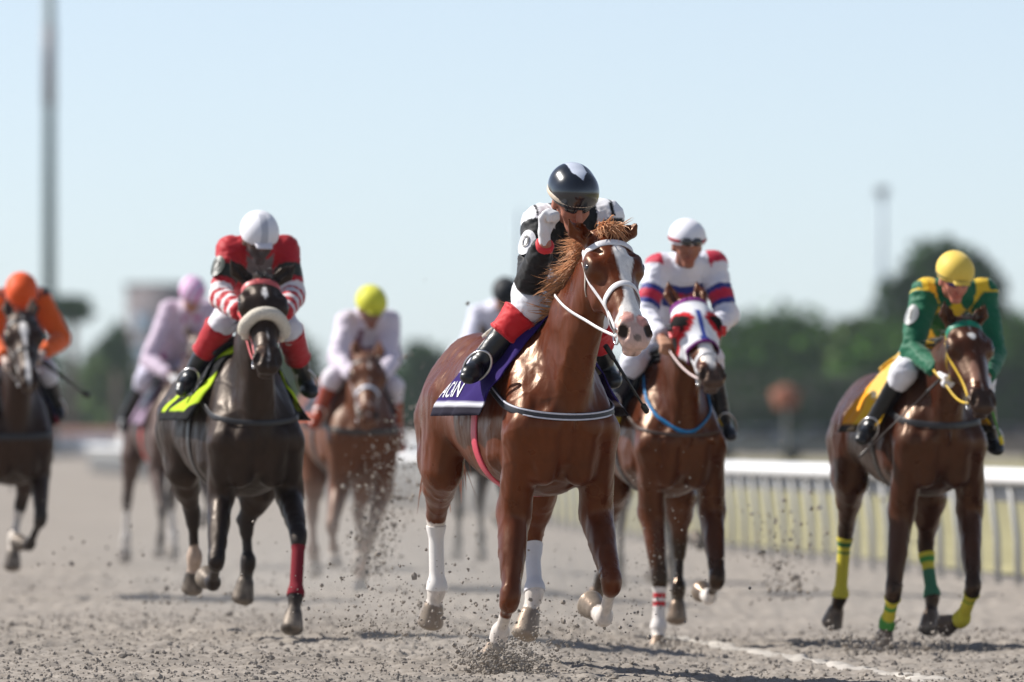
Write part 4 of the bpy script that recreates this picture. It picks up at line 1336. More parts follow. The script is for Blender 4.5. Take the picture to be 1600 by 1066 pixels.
tree(1480, 690, 340, 250, 560, DGR, 'tallest dark tree standing behind the jockey in green and yellow', 'a', 16, 7000, tg_, .12, seed=1)
tree(1225, 690, 482, 330, 540, GRN, 'broad rounded tree right of the jockey in white with blue hoops', 'b', 15, 6500, tg_, .05, seed=2)
tree(1110, 690, 505, 220, 545, GRN, 'low rounded tree directly behind the white hooded horse', 'b', 11, 4500, tg_, .05, seed=3)
tree(1345, 690, 470, 150, 530, OLV, 'small lighter tree left of the tallest dark tree', 'c', 11, 4200, tg_, .08, seed=4)
tree(1400, 690, 500, 250, 515, GRN, 'dense bushy tree behind the rump of the right-hand bay horse', 'b', 13, 5200, tg_, .05, seed=5)
tree(1575, 690, 488, 220, 520, GRN, 'green bushy tree at the right edge of the picture', 'b', 13, 5200, tg_, .05, seed=6)
tree(660, 690, 512, 150, 620, DGR, 'dark tree between the yellow-capped jockey and the leading horse', 'a', 11, 4200, tg_, .05, seed=7)
tree(1000, 690, 545, 120, 600, DGR, 'dark tree hidden mostly behind the leading chestnut horse', 'a', 8, 1500, tg_, .05, seed=8)
tree(480, 690, 500, 130, 640, OLV, 'grey green tree between the red jockey and the yellow-capped jockey', 'c', 8, 1900, tg_, .05, seed=9)
tree(560, 690, 530, 120, 650, OLV, 'grey green tree behind the yellow-capped jockey', 'c', 8, 1600, tg_, .05, seed=10)
tree(165, 690, 520, 170, 600, OLV, 'grey green bushy tree in front of the far building', 'c', 9, 2300, tg_, .05, seed=11)
tree(112, 690, 430, 78, 590, DGR, 'slender dark tree with a flat crown beside the tall lamp mast', 'a', 12, 1500, tg_, .86, seed=12, nm='slender_tree', leaf=.30, sq=.55)
tree(182, 690, 488, 66, 595, DGR, 'small dark tree left of the far building', 'a', 10, 1200, tg_, .70, seed=13, nm='slender_tree', leaf=.3)
tree(40, 690, 540, 150, 610, OLV, 'bushy tree behind the orange jockey at the left edge', 'c', 8, 1600, tg_, .05, seed=14)
tree(310, 690, 540, 150, 620, OLV, 'bushy tree behind the pink-capped jockey', 'c', 8, 1600, tg_, .05, seed=15)
tree(770, 690, 550, 140, 640, DGR, 'dark tree behind the black-capped jockey', 'a', 8, 1400, tg_, .05, seed=16)
tree(1300, 690, 498, 180, 570, DGR, 'dark tree filling the gap right of the broad rounded tree', 'a', 11, 3800, tg_, .05, seed=17)
tree(1530, 690, 420, 150, 575, DGR, 'dark tree touching the right side of the tallest tree', 'a', 11, 3600, tg_, .08, seed=18)
# hedge that closes the view
rnd = np.random.default_rng(4)
def hedge(px0, px1, top, d, colr, mname, label, leaves=5000):
    s = d / FPX; x0, x1 = (px0 - 800) * s, (px1 - 800) * s; ht = (683 - top) * s + CAM_H
    root = empty('hedge', ((x0 + x1) / 2, d, 0)); tag(root, label, 'hedge')
    m, base = leafmat(mname, colr); nl = leaves
    cx = rnd.uniform(-.5, .5, nl) * (x1 - x0); hh = ht * (.8 + .2 * vnoise(np.stack([cx, cx * 0, cx * 0], 1), .6))
    cen = np.stack([cx, rnd.uniform(-1.2, 1.2, nl), rnd.random(nl) * hh], 1)
    u = rnd.normal(size=(nl, 3)); u /= np.linalg.norm(u, axis=1, keepdims=True); v = np.cross(u, rnd.normal(size=(nl, 3))); v /= np.linalg.norm(v, axis=1, keepdims=True)
    sz = .38 * rnd.uniform(.6, 1.3, (nl, 1))
    co = np.stack([cen - u * sz, cen + v * sz * .6, cen + u * sz, cen - v * sz * .6], axis=1).reshape(-1, 3)
    cl = np.repeat(base * rnd.uniform(.7, 1.25, (nl, 1)), 4, axis=0)
    link('foliage', fast_mesh('foliage', co, np.arange(nl * 4).reshape(-1, 4), cl, smooth=False), m, root)
    mb = MB(); mb.box((0, 0, ht * .36), ((x1 - x0) / 2 * .99, .7, ht * .34)); mb.build('branch_mass', simple_mat('hedge_core', rgb(44, 50, 36), rough=1, noise=.4, nscale=1.5), root)
hedge(960, 1640, 530, 500, DGR, 'a', 'long dark hedge at the foot of the trees right of the leading horse', 7000)
hedge(-40, 960, 545, 660, DGR, 'a', 'long dark green hedge at the foot of the trees left of the leading horse', 7000)

# ---- masts
def mast(px, top, width_px, d, label, colr, nm, head=False, red=None):
    s = d / FPX; x = (px - 800) * s; ht = (683 - top) * s + CAM_H; w = width_px * s / 2
    root = empty(nm, (x, d, 0)); tag(root, label, 'mast')
    mb = MB(); mb.tube([(0, 0, -.1), (0, 0, ht * .5), (0, 0, ht)], [w * 1.25, w * 1.1, w * .85], 12); mb.build('pole', simple_mat(nm + '_paint', colr, rough=.5, noise=.1, nscale=2), root)
    mb = MB(); mb.box((0, 0, .15), (w * 2.4, w * 2.4, .15)); mb.build('footing', simple_mat('concrete', rgb(150, 146, 140), rough=.9), root)
    if head:
        mb = MB(); mb.box((0, 0, ht + w * 1.2), (w * 2.2, w * 1.4, w * 1.3)); mb.tube([(-w * 2.2, 0, ht - w), (w * 2.2, 0, ht - w)], w * .35, 6); mb.build('lamp_head', simple_mat(nm + '_head', rgb(120, 126, 132), rough=.5), root)
    if red:
        z0, z1 = (683 - red[1]) * s + CAM_H, (683 - red[0]) * s + CAM_H
        mb = MB(); mb.tube([(0, 0, z0), (0, 0, z1)], [w * 1.12, w * 1.06], 12); mb.build('painted_band', simple_mat('band_paint', rgb(92, 80, 82), rough=.5), root)
    return root
mast(77, -60, 17, 430, 'tall grey green lamp mast at the left with a reddish band', rgb(40, 66, 64), 'lamp_mast', red=(40, 165))
mast(1378, 303, 9, 640, 'thin pale mast with a small head left of the tallest tree', rgb(150, 165, 178), 'radio_mast', head=True)
mast(812, 330, 9, 700, 'thin pale mast mostly hidden by the leading jockey', rgb(160, 175, 188), 'radio_mast', head=False)

# ---- far building
s = 900 / FPX
bx, bw = (245 - 800) * s, 96 * s / 2; bh = (683 - 447) * s + CAM_H
root = empty('far_building', (bx, 900, 0)); tag(root, 'far greyish pink block building behind the pink-capped jockey', 'building')
M_WALL = simple_mat('plaster_wall', rgb(122, 114, 116), rough=.9, noise=.12, nscale=.5)
mb = MB(); mb.box((0, 3.5, bh / 2), (bw, 3.5, bh / 2)); mb.build('wall', M_WALL, root)
mb = MB(); mb.box((0, 3.5, bh + .15), (bw + .25, 3.75, .15)); mb.build('roof', simple_mat('roof_slab', rgb(110, 104, 104), rough=.9), root)
for fl in range(4):
    for k in (-1, 1):
        big = (fl == 3 and k == -1)
        z = bh * (.16 + .2 * fl)
        mb = MB(); mb.box((k * bw * .45, -.06, z), (bw * .30, .06, bh * .075)); wnd = mb.build('window', simple_mat('win_frame', rgb(190, 200, 208), rough=.5), root)
        mb = MB(); mb.box((k * bw * .45, -.14, z), (bw * .26, .02, bh * .062)); mb.build('pane', simple_mat('win_glass', rgb(150, 170, 185), rough=.1, spec=.8), wnd)
# ---- pale boundary boards, far left, and the strip of ground behind them
mb = MB()
s5 = 430 / FPX
root = empty('boundary_fence', ((330 - 800) * s5, 430, 0)); tag(root, 'low pale boundary fence across the far end of the track', 'fence')
pan = MB(); pan.box((0, 0, .62), (1.18, .03, .5)); p0 = pan.build('panel', MATS['rail_white'], root)
pst = MB(); pst.box((0, -.05, .6), (.06, .06, .62)); q0 = pst.build('post', MATS['post_grey'], root)
for j in range(13):
    for src in (p0, q0):
        o = src if j == 0 else src.copy()
        if j: col.objects.link(o); o.parent = root
        o.location = ((j - 6.5) * 2.4 + (1.2 if src is q0 else 0), 0, 0)
s7 = 470 / FPX
mb = MB(); mb.box(((300 - 800) * s7, 470, .75), (22, 6, .75)); 
bank = mb.build('earth_bank', sand_mat('red_earth', rgb(150, 112, 100), rgb(160, 124, 110), (.8, .8, .8))); tag(bank, kind='structure')
# ---- things standing beyond the rail on the right
def parasol(px, py, d):
    s = d / FPX; x = (px - 800) * s; z = (683 - py) * s + CAM_H
    root = empty('parasol', (x, d, 0)); tag(root, 'orange parasol beyond the rail in front of the trees', 'parasol')
    mb = MB(); mb.tube([(0, 0, 0), (0, 0, z + .5)], .04, 8); mb.build('pole', MATS['post_grey'], root)
    n = 8; co = [(0, 0, z + .5)] + [(0.6 * math.cos(a), 0.6 * math.sin(a), z + .2) for a in np.arange(n) * 6.2832 / n] + [(0.42 * math.cos(a), 0.42 * math.sin(a), z - .45) for a in np.arange(n) * 6.2832 / n]
    mb = MB(); mb.add(co, [[1 + k, 1 + n + k, 1 + n + (k + 1) % n, 1 + (k + 1) % n] for k in range(n)], [[0, 1 + k, 1 + (k + 1) % n] for k in range(n)])
    mb.build('canopy', simple_mat('orange_canvas', rgb(134, 78, 54), rough=.8), root)
parasol(1228, 620, 330)
def car(px, d, colr, label, rz=0.0):
    s = d / FPX; root = empty('parked_car', ((px - 800) * s, d, 0), rz); tag(root, label, 'car', 'cars parked beyond the rail')
    pr = [(-2.1, .35), (-2.1, .75), (-1.9, .92), (-1.1, 1.0), (-.6, 1.42), (.7, 1.45), (1.35, 1.0), (2.0, .88), (2.15, .7), (2.15, .35)]
    co = [(a, -.82 + .12 * (z > 1.1), z) for a, z in pr] + [(a, .82 - .12 * (z > 1.1), z) for a, z in pr]; n = len(pr)
    bm = bmesh.new(); vs = [bm.verts.new(c) for c in co]
    for k in range(n): bm.faces.new((vs[k], vs[(k + 1) % n], vs[n + (k + 1) % n], vs[n + k]))
    bm.faces.new(vs[:n][::-1]); bm.faces.new(vs[n:]); bmesh.ops.recalc_face_normals(bm, faces=bm.faces); bmesh.ops.bevel(bm, geom=bm.edges[:], offset=.05, segments=2, affect='EDGES')
    me = bpy.data.meshes.new('body'); bm.to_mesh(me); bm.free(); link('body', me, simple_mat('car_' + label[:6], colr, rough=.3, coat=.5, noise=.03), root)
    mb = MB(); mb.box((-.1, -.81, 1.2), (.75, .02, .16)); mb.build('window', simple_mat('car_glass', (.03, .035, .04), rough=.08), root)
    for a in (-1.35, 1.35):
        for e in (-.78, .78):
            mb = MB(); mb.tube([(a, e - .1, .33), (a, e + .1, .33)], .33, 18); mb.build('wheel', simple_mat('tyre', (.02, .02, .02), rough=.8), root)
car(1185, 340, rgb(120, 124, 130), 'grey car parked beyond the rail below the orange parasol')
car(1290, 335, rgb(90, 96, 104), 'dark grey car parked beyond the rail right of the orange parasol')
car(1440, 345, rgb(104, 92, 92), 'dull reddish car parked beyond the rail near the right edge')
car(1565, 338, rgb(126, 116, 116), 'pale dull car parked at the right edge beyond the rail')

# ---- hazy summer air
hz = MB(); hz.box((0, 2760, 18), (1050, 2830, 20.5))
m = bpy.data.materials.new('haze_air'); m.use_nodes = True; nn = m.node_tree.nodes
for n_ in list(nn): nn.remove(n_)
ho = nn.new('ShaderNodeOutputMaterial'); hv = nn.new('ShaderNodeVolumePrincipled')
hv.inputs['Color'].default_value = (.80, .88, .95, 1); hv.inputs['Density'].default_value = 0.00012; hv.inputs['Anisotropy'].default_value = 0.2
m.node_tree.links.new(hv.outputs[0], ho.inputs['Volume'])
tag(hz.build('haze', m, smooth=False), 'thin haze over the whole racecourse', 'haze', kind='stuff')
# ================================================================== the horses and riders
WHITE = rgb(228, 228, 232); BLACK = rgb(16, 16, 19); GREY = rgb(120, 120, 124)

# ---------------------------------------------------------------- leading chestnut
F0 = Frame(880, 38.1, 18, 1.05)
lead = dict(frame=F0, res=.0085, dz=-.105, seed=1, label='leading chestnut',
    RF=[(803, 800, -.40), (797, 938, -.56), (781, 990, -.36), (768, 1029, -.33)],
    LF=[(930, 800, -.40), (957, 912, -.66), (943, 966, -.46), (922, 944, -.33)],
    RH=[(690, 735, .52), (681, 808, .80), (683, 920, .84), (672, 972, .90)],
    LH=[(838, 770, .30), (831, 845, .42), (836, 924, .33), (820, 990, .30)],
    poll=(949, 354, -.95), nose=(1002, 524, -1.31), roll=4, hyaw=4,
    ears=[(889, 343, -.96), (995, 347, -.96)],
    coat=dict(base=rgb(88, 38, 15), dark=rgb(62, 25, 10), mane=rgb(206, 150, 106), tail=rgb(150, 85, 50),
        socks=dict(RF=1.45, LF=1.25, RH=1.0, LH=.98), sockcol=rgb(208, 200, 192), hoof=rgb(128, 118, 108),
        blaze=[(.095, .004, .010), (.12, .030, .020), (.155, .044, .030), (.19, .036, .028), (.24, .026, .020), (.32, .022, .014), (.38, .030, .008), (.43, .050, 0), (.50, .10, 0), (.60, .10, 0)],
        muzzle=rgb(196, 164, 154), muzf=.455, spots=[(-.03, .47, .03, .03, rgb(200, 150, 140)), (.03, .49, .02, .03, rgb(196, 140, 132)), (.0, .565, .018, .016, rgb(120, 105, 98))], eyering=rgb(40, 24, 18)),
    mane_n=480, mane_dir=(-.75, .35, .05), mane_len=.95, mane_w=.5, forelock_n=200, fl_side=.25)
R0 = build_horse(lead)
tag(R0['root'], 'leading chestnut horse with white blaze, white bridle and purple saddle cloth', 'horse', 'race horses galloping on the track')
make_bridle(R0, dict(brow=rgb(222, 220, 222), cheek=rgb(222, 220, 222), nose=rgb(226, 224, 224), nose_f=.30, nose_df=.12, throat=rgb(200, 190, 180), ringbit=True))
PUR = rgb(40, 22, 88)
def cloth0(u, v):
    e = min(v, 1 - v)
    if e < .035: return rgb(26, 22, 36)
    if e < .058: return rgb(205, 205, 212)
    if .70 < u < .86 and .20 < e < .33: return rgb(196, 192, 210)
    return PUR
make_saddlery(R0, dict(cloth=cloth0, saddle=rgb(196, 186, 172), girth=rgb(196, 64, 84), breast=(rgb(28, 28, 36), 1.16, .34, .034, rgb(190, 190, 200)),
    y0=-.46, y1=.16, ph=92, flare=.10, amp=.045, text='ACAN', text_box=(.93, .50, .075, .15)))
leg_wrap(R0, 'RH', 1.12, 2.02, [(0, rgb(222, 218, 214))], .005)
leg_wrap(R0, 'LH', 1.10, 2.0, [(0, rgb(205, 204, 208))], .005)
def silk0(k):
    z, a, h, f, t = k['z'], k['a'], k['h'], k['f'], k['t']
    c = np.tile(WHITE, (len(a), 1))
    v = (np.abs(a) < .015 + .15 * np.clip((h - .42) / .45, 0, 1) + .01 * k['n'])
    c[v] = BLACK
    st = (np.abs(a) > .095) & (np.abs(a) < .155) & (h > .72) & (z == 'torso'); c[st] = WHITE
    for s in 'RL':
        ua = z == 'uarm' + s; c[ua] = BLACK; c[ua & (t < .08)] = WHITE
        c[z == 'farm' + s] = BLACK
    c[z == 'collar'] = BLACK
    return c
def cap0(l):
    c = np.tile(rgb(14, 20, 30), (len(l), 1))
    th = np.arctan2(l[:, 0], l[:, 2]); hgt = l[:, 1]
    tri = (l[:, 2] < .070) & (np.abs(l[:, 0]) < .034 * np.clip((.070 - l[:, 2]) / .05, 0, 1)) & (l[:, 2] > -.09)
    c[tri] = rgb(205, 212, 226)
    return c
K0 = build_jockey(R0, dict(res=.0075, hsz=1.15, label='jockey in black and white silks, black helmet, fist raised, on the leading chestnut',
    head=(893, 312, -.52), neck=(893, 338, -.32), pelvis=(866, 455, .10), look=(.08, -.82, -.57),
    shR=(845, 350, -.30), shL=(944, 342, -.34), elR=(829, 438, -.42), wrR=(851, 383, -.60), hdirR=(-.05, -.05, 1.0), hnR=(.75, -.5, 0), haR=(.4, .6, .4),
    elL=(958, 430, -.40), wrL=(932, 474, -.46), hnL=(-.2, .3, -1),
    knR=(826, 478, -.30), knL=(925, 490, -.30), anR=(752, 566, .00), toeR=(731, 590, -.10), anL=(945, 580, .0), toeL=(950, 610, -.1),
    silk=silk0, cap=cap0, capmat='gloss', band=rgb(206, 190, 170), band_u=.036, cuff=rgb(196, 24, 34), boot=rgb(18, 18, 20), wrist=rgb(205, 52, 60), skin=rgb(170, 112, 92), roundel='0'))
make_rein(R0, -1, K0['wr']['R'] * .0 + F0.J(880, 470, -.62), rgb(225, 222, 222), sag=.02)
make_rein(R0, 1, F0.J(960, 470, -.62), rgb(225, 222, 222))
make_whip(R0, (946, 540, -.62), (1012, 645, -.50), 'long black whip in the left hand of the leading jockey')
HG = 'race horses galloping on the track'
def plain_cloth(c, border=None, rear=None):
    def f(u, v):
        e = min(v, 1 - v)
        if border is not None and (e < .06 or u > .93): return border
        return rear if (rear is not None and u > .5 and e < .33) else c
    return f
def solid(c):
    return lambda l: np.tile(np.array(c), (len(l), 1))

# ---------------------------------------------------------------- A: dark horse, sheepskin noseband, red jockey
FA = Frame(402, 43.4, 15, .99)
A = dict(frame=FA, res=.0105, dz=-.10, seed=2, label='dark horse red',
    RF=[(345, 775, -.40), (338, 878, -.66), (333, 912, -.46), (322, 902, -.34)],
    LF=[(452, 772, -.44), (467, 838, -.80), (462, 930, -.92), (456, 982, -.98)],
    RH=[(285, 735, .50), (301, 803, .64), (304, 872, .70), (300, 920, .76)],
    LH=[(405, 765, .26), (384, 815, .34), (388, 880, .32), (379, 936, .32)],
    poll=(411, 424, -.96), nose=(422, 566, -1.22), roll=1, hyaw=0,
    ears=[(360, 405, -.92), (462, 412, -.92)],
    coat=dict(mat='dull', base=rgb(36, 26, 23), dark=rgb(25, 19, 18), dapple=rgb(50, 37, 32), mane=rgb(26, 22, 22), points=rgb(26, 22, 24), socks=dict(RH=1.7), sockcol=rgb(170, 150, 135),
        blaze=[(.10, .0), (.11, .012), (.16, .013), (.19, .0), (.60, .0)], spots=[(-.035, .50, .02, .035, rgb(120, 98, 84))], hoof=rgb(58, 54, 52)),
    mane_n=70, forelock_n=26, mane_dir=(-.3, .8, -.2))
RA = build_horse(A)
tag(RA['root'], 'dark brown horse with a sheepskin noseband, ridden by the red jockey', 'horse', HG)
PNK = rgb(196, 92, 92)
make_bridle(RA, dict(brow=PNK, brow_f=.06, brow_w=1.2, cheek=PNK, nose=None, throat=None))
# sheepskin roll
p, n = head_ring(RA, .285, -.10, -105, 105, .07, 34)
mb = MB(); mb.tube(p + n * .024, [.024] * 3 + [.034] * (len(p) - 6) + [.024] * 3, 12)
o = mb.build('sheepskin_noseband', simple_mat('sheepskin', rgb(206, 198, 184), rough=1.0, spec=.1, noise=.18, nscale=90, bump=.8), RA['bridle'])
LIME = rgb(168, 196, 40)
make_saddlery(RA, dict(cloth=lambda u, v: (rgb(20, 20, 22) if (min(v, 1 - v) < .05 or math.sin(u * 9 + 7 * min(v, 1 - v) * 3) > .55) else LIME), saddle=rgb(26, 26, 30), girth=rgb(40, 36, 36), y0=-.40, y1=.26, ph=84, flare=.12, breast=(rgb(34, 32, 34), 1.2, .3, .03)))
leg_wrap(RA, 'LF', 1.18, 2.02, [(0, rgb(118, 34, 44))], .006)
RED = rgb(176, 28, 40)
def silkA(k):
    z, a, h, t = k['z'], k['a'], k['h'], k['t']
    c = np.tile(RED, (len(a), 1)); W = rgb(214, 206, 208)
    c[(z == 'torso') & (np.abs(a) < .07) & (h > .55)] = rgb(120, 112, 112)
    for s in 'RL':
        u = z == 'uarm' + s; f = z == 'farm' + s
        c[u & (t > .80)] = W; c[f & (((t * 3.2) % 1) > .55)] = W
        c[u & (t > .40) & (t < .68)] = rgb(44, 50, 44)
    return c
KA = build_jockey(RA, dict(res=.0095, label='jockey in red silks with white hooped sleeves and a white cap', seed=2,
    head=(404, 374, -.55), neck=(403, 388, -.34), pelvis=(395, 478, .06), look=(0, -.86, -.50), bs=.94,
    shR=(361, 392, -.32), shL=(443, 390, -.32), elR=(345, 464, -.44), wrR=(378, 489, -.68), elL=(457, 462, -.44), wrL=(440, 492, -.70),
    cuff0=.02, knR=(342, 512, -.32), knL=(452, 518, -.32), anR=(298, 588, -.05), toeR=(284, 612, -.2), anL=(478, 600, 0), toeL=(485, 620, -.1),
    silk=silkA, cap=lambda l: np.where((np.abs(l[:, :1]) < .02) & (l[:, 2:] > 0), rgb(178, 180, 190), rgb(222, 222, 228)), visor=rgb(210, 206, 212), mask=rgb(70, 62, 62), skin=rgb(110, 82, 72), goggles=True, breech=rgb(218, 216, 222), cuff=RED, boot=rgb(30, 32, 36), roundel='2', roundel_col=rgb(48, 54, 48), glove=rgb(205, 60, 64)))
make_rein(RA, -1, KA['wr']['R'], PNK, sag=.05); make_rein(RA, 1, KA['wr']['L'], rgb(60, 34, 34), sag=.05)

# ---------------------------------------------------------------- B: bay with white blinker hood
FB = Frame(1066, 45.0, 15, .97)
B = dict(frame=FB, res=.0105, dz=-.10, seed=3, label='bay hood white',
    RF=[(1018, 800, -.38), (1031, 906, -.48), (1029, 982, -.50), (1027, 1018, -.56)],
    LF=[(1112, 795, -.40), (1121, 908, -.64), (1108, 934, -.46), (1096, 924, -.33)],
    RH=[(960, 760, .50), (948, 826, .74), (941, 905, .80), (926, 940, .88)],
    LH=[(1062, 775, .28), (1062, 850, .40), (1060, 920, .34), (1057, 968, .32)],
    poll=(1080, 462, -.95), nose=(1120, 588, -1.24), roll=3, hyaw=2,
    coat=dict(base=rgb(74, 33, 15), dark=rgb(54, 23, 11), mane=rgb(22, 18, 17), points=rgb(26, 20, 18), socks=dict(RF=1.2, LF=1.6), sockcol=rgb(212, 206, 200), hoof=rgb(84, 74, 66),
        blaze=[(.30, .0), (.33, .035), (.43, .04), (.47, .02), (.6, .01)], muzzle=rgb(62, 48, 44), muzf=.47),
    mane_n=60, forelock_n=6, mane_dir=(-.3, .8, -.2))
RB = build_horse(B)
tag(RB['root'], 'bay horse in a white blinker hood with a blue neck strap', 'horse', HG)
BW = rgb(206, 204, 206)
make_bridle(RB, dict(brow=rgb(128, 52, 120), brow_f=.03, cheek=BW, nose=BW, nose_f=.40, nose_df=.05, throat=None))
# blinker hood: a shell over the upper face with eye holes
def hood(rig, parent):
    G = []; cols = []; na, nf = 44, 26
    fs = np.linspace(.015, .34, nf); an_ = np.radians(np.linspace(-135, 135, na))
    for f in fs:
        for a in an_:
            d = math.sin(a) * rig['S'] + math.cos(a) * rig['N']; p, d = cast(rig['bvh'], rig['H'](0, f, -.10), d, .3, .007)
            G.append(p)
            s_ = (p - rig['poll']) @ rig['S'] / rig['hs']
            e = math.hypot((abs(s_) - .105) / .05, (f - .18) / .05)
            c = WHITE
            if f < .05 or f > .315: c = rgb(110, 44, 110)
            elif e < 1.0: c = rgb(18, 14, 14)
            elif e < 1.5: c = rgb(190, 36, 44)
            elif abs(s_) < .016 and f > .12: c = rgb(50, 70, 150)
            cols.append(c)
    G = np.array(G).reshape(nf, na, 3)
    for _ in range(2): G[1:-1] = .5 * G[1:-1] + .25 * (G[:-2] + G[2:]); G[:, 1:-1] = .5 * G[:, 1:-1] + .25 * (G[:, :-2] + G[:, 2:])
    cen = np.array([rig['H'](0, f, -.10) for f in fs])[:, None]; G = G + (G - cen) / np.linalg.norm(G - cen, axis=2, keepdims=True) * .006
    i = np.arange(nf * na).reshape(nf, na); q = np.stack([i[:-1, :-1], i[:-1, 1:], i[1:, 1:], i[1:, :-1]], axis=-1).reshape(-1, 4)
    me = fast_mesh('blinker_hood', G.reshape(-1, 3), q, np.array(cols)); o = link('blinker_hood', me, MATS['cloth'], parent)
    md = o.modifiers.new('thickness', 'SOLIDIFY'); md.thickness = .004
    for e in (-1, 1):   # blinker cups
        c = rig['H'](e * .112, .185, -.052); bm_ = MB(); ring = []
        for a in np.linspace(-2.0, 1.0, 12):
            ring.append([c + rig['hs'] * (.043 * math.cos(a + 3.14159) * -rig['Fd'] * 1 + .043 * math.sin(a) * rig['N'] + e * rig['S'] * h_) for h_ in (-.01, .03)])
        rg = np.array(ring); bm_.add(rg.reshape(-1, 3), [[2 * k, 2 * k + 1, 2 * k + 3, 2 * k + 2] for k in range(11)])
        oo = bm_.build('blinker_cup', strapmat(rgb(190, 36, 44)), parent); md = oo.modifiers.new('thickness', 'SOLIDIFY'); md.thickness = .004
hood(RB, RB['bridle'])
make_saddlery(RB, dict(cloth=plain_cloth(rgb(28, 28, 32), rgb(190, 160, 40)), saddle=rgb(24, 24, 28), girth=rgb(40, 38, 40), yoke=rgb(24, 120, 178), yoke_dz=-.04, y0=-.38, y1=.22, ph=84, breast=(rgb(66, 48, 40), 1.16, .3, .02)))
leg_wrap(RB, 'RF', 1.16, 2.0, [(0, rgb(216, 210, 206)), (1.28, rgb(186, 44, 54)), (1.38, rgb(216, 210, 206)), (1.45, rgb(186, 44, 54)), (1.55, rgb(212, 206, 202))], .006)
def silkB(k):
    z, a, h, t, f = k['z'], k['a'], k['h'], k['t'], k['f']
    c = np.tile(rgb(216, 216, 226), (len(a), 1)); BL = rgb(36, 48, 122); RD = rgb(184, 30, 60)
    tz = z == 'torso'
    c[tz & (h > .66) & (h < .90) & (f > -.02) & (np.abs(a) < .12)] = BL; c[tz & (h > .74) & (h < .82) & (f > -.02) & (np.abs(a) < .12)] = RD
    for s in 'RL':
        u = z == 'uarm' + s; c[u & (t > .45) & (t < .85)] = BL; c[u & (t > .56) & (t < .74)] = RD
        c[tz & (np.abs(a) > .13) & (h > .93)] = RD
    return c
KB = build_jockey(RB, dict(res=.0095, label='jockey in white silks with blue and red hoops and a white helmet', seed=3,
    head=(1073, 384, -.50), neck=(1070, 416, -.34), pelvis=(1045, 530, .10), look=(-.05, -.97, -.22),
    bs=.95, shR=(1030, 419, -.30), shL=(1113, 415, -.30), elR=(1008, 492, -.40), wrR=(1034, 528, -.68), elL=(1136, 492, -.42), wrL=(1108, 524, -.66),
    knR=(990, 566, -.34), knL=(1110, 560, -.34), anR=(958, 630, -.05), toeR=(945, 650, -.2), anL=(1132, 668, -.05), toeL=(1138, 690, -.1),
    silk=silkB, cap=solid(rgb(222, 222, 230)), goggles=True, gog_u=.045, gog_f=.040, gstrap=rgb(150, 30, 46), skin=rgb(150, 96, 76), breech=rgb(214, 214, 224), boot=rgb(24, 28, 40), glove=rgb(170, 126, 100)))
make_rein(RB, -1, KB['wr']['R'], rgb(212, 190, 186), sag=.04); make_rein(RB, 1, KB['wr']['L'], BW, sag=.05)

# ---------------------------------------------------------------- C: bay on the right, green and yellow jockey
FC = Frame(1472, 44.5, 14.5, .98)
C_ = dict(frame=FC, rear=-.10, res=.0105, dz=-.10, seed=4, label='bay green yellow',
    RF=[(1408, 800, -.40), (1396, 928, -.52), (1387, 972, -.34), (1379, 1010, -.32)],
    LF=[(1515, 795, -.40), (1521, 920, -.62), (1503, 968, -.45), (1476, 978, -.33)],
    RH=[(1330, 752, .52), (1321, 830, .78), (1313, 932, .86), (1300, 974, .92)],
    LH=[(1452, 780, .28), (1446, 858, .40), (1457, 932, .32), (1452, 984, .28)],
    poll=(1510, 492, -.95), nose=(1543, 630, -1.24), roll=2, hyaw=4,
    ears=[(1476, 470, -.94), (1539, 472, -.94)],
    coat=dict(base=rgb(60, 28, 16), dark=rgb(43, 20, 12), mane=rgb(20, 16, 15), points=rgb(28, 20, 19), hoof=rgb(84, 74, 68),
        blaze=[(.12, .0), (.13, .016), (.155, .018), (.175, .0), (.60, .0)], spots=[(-.02, .36, .02, .07, rgb(132, 98, 84))], muzzle=rgb(44, 32, 30), muzf=.45),
    mane_n=60, forelock_n=20, mane_dir=(-.3, .8, -.2))
RC = build_horse(C_)
tag(RC['root'], 'bay horse on the right with yellow bridle straps and yellow green leg wraps', 'horse', HG)
YEL = rgb(214, 178, 56)
make_bridle(RC, dict(brow=rgb(0, 120, 92), brow_f=.05, brow_w=1.35, cheek=YEL, nose=None, throat=YEL))
YO = rgb(226, 150, 24)
make_saddlery(RC, dict(cloth=lambda u, v: (rgb(40, 30, 16) if min(v, 1 - v) < .035 else (YO if u > .55 else rgb(232, 178, 40))), saddle=rgb(224, 180, 60), girth=rgb(40, 34, 30), breast=(rgb(42, 40, 42), 1.20, .28, .036), y0=-.44, y1=.16, ph=92, flare=.10, amp=.03))
GN = rgb(84, 148, 74); YL = rgb(206, 192, 70); DG = rgb(24, 96, 60)
leg_wrap(RC, 'RH', 1.1, 2.0, [(0, YL), (1.16, DG), (1.22, YL), (1.29, DG), (1.35, YL)], .006)
leg_wrap(RC, 'LH', 1.1, 2.0, [(0, YL), (1.2, GN), (1.3, YL), (1.45, rgb(70, 120, 92))], .006)
leg_wrap(RC, 'RF', 1.15, 2.3, [(0, YL), (1.35, GN), (1.5, YL), (1.8, GN)], .006)
leg_wrap(RC, 'LF', 1.15, 2.2, [(0, YL), (1.3, rgb(150, 160, 60)), (1.4, YL)], .006)
GRE = rgb(0, 92, 62); YE = rgb(224, 186, 40)
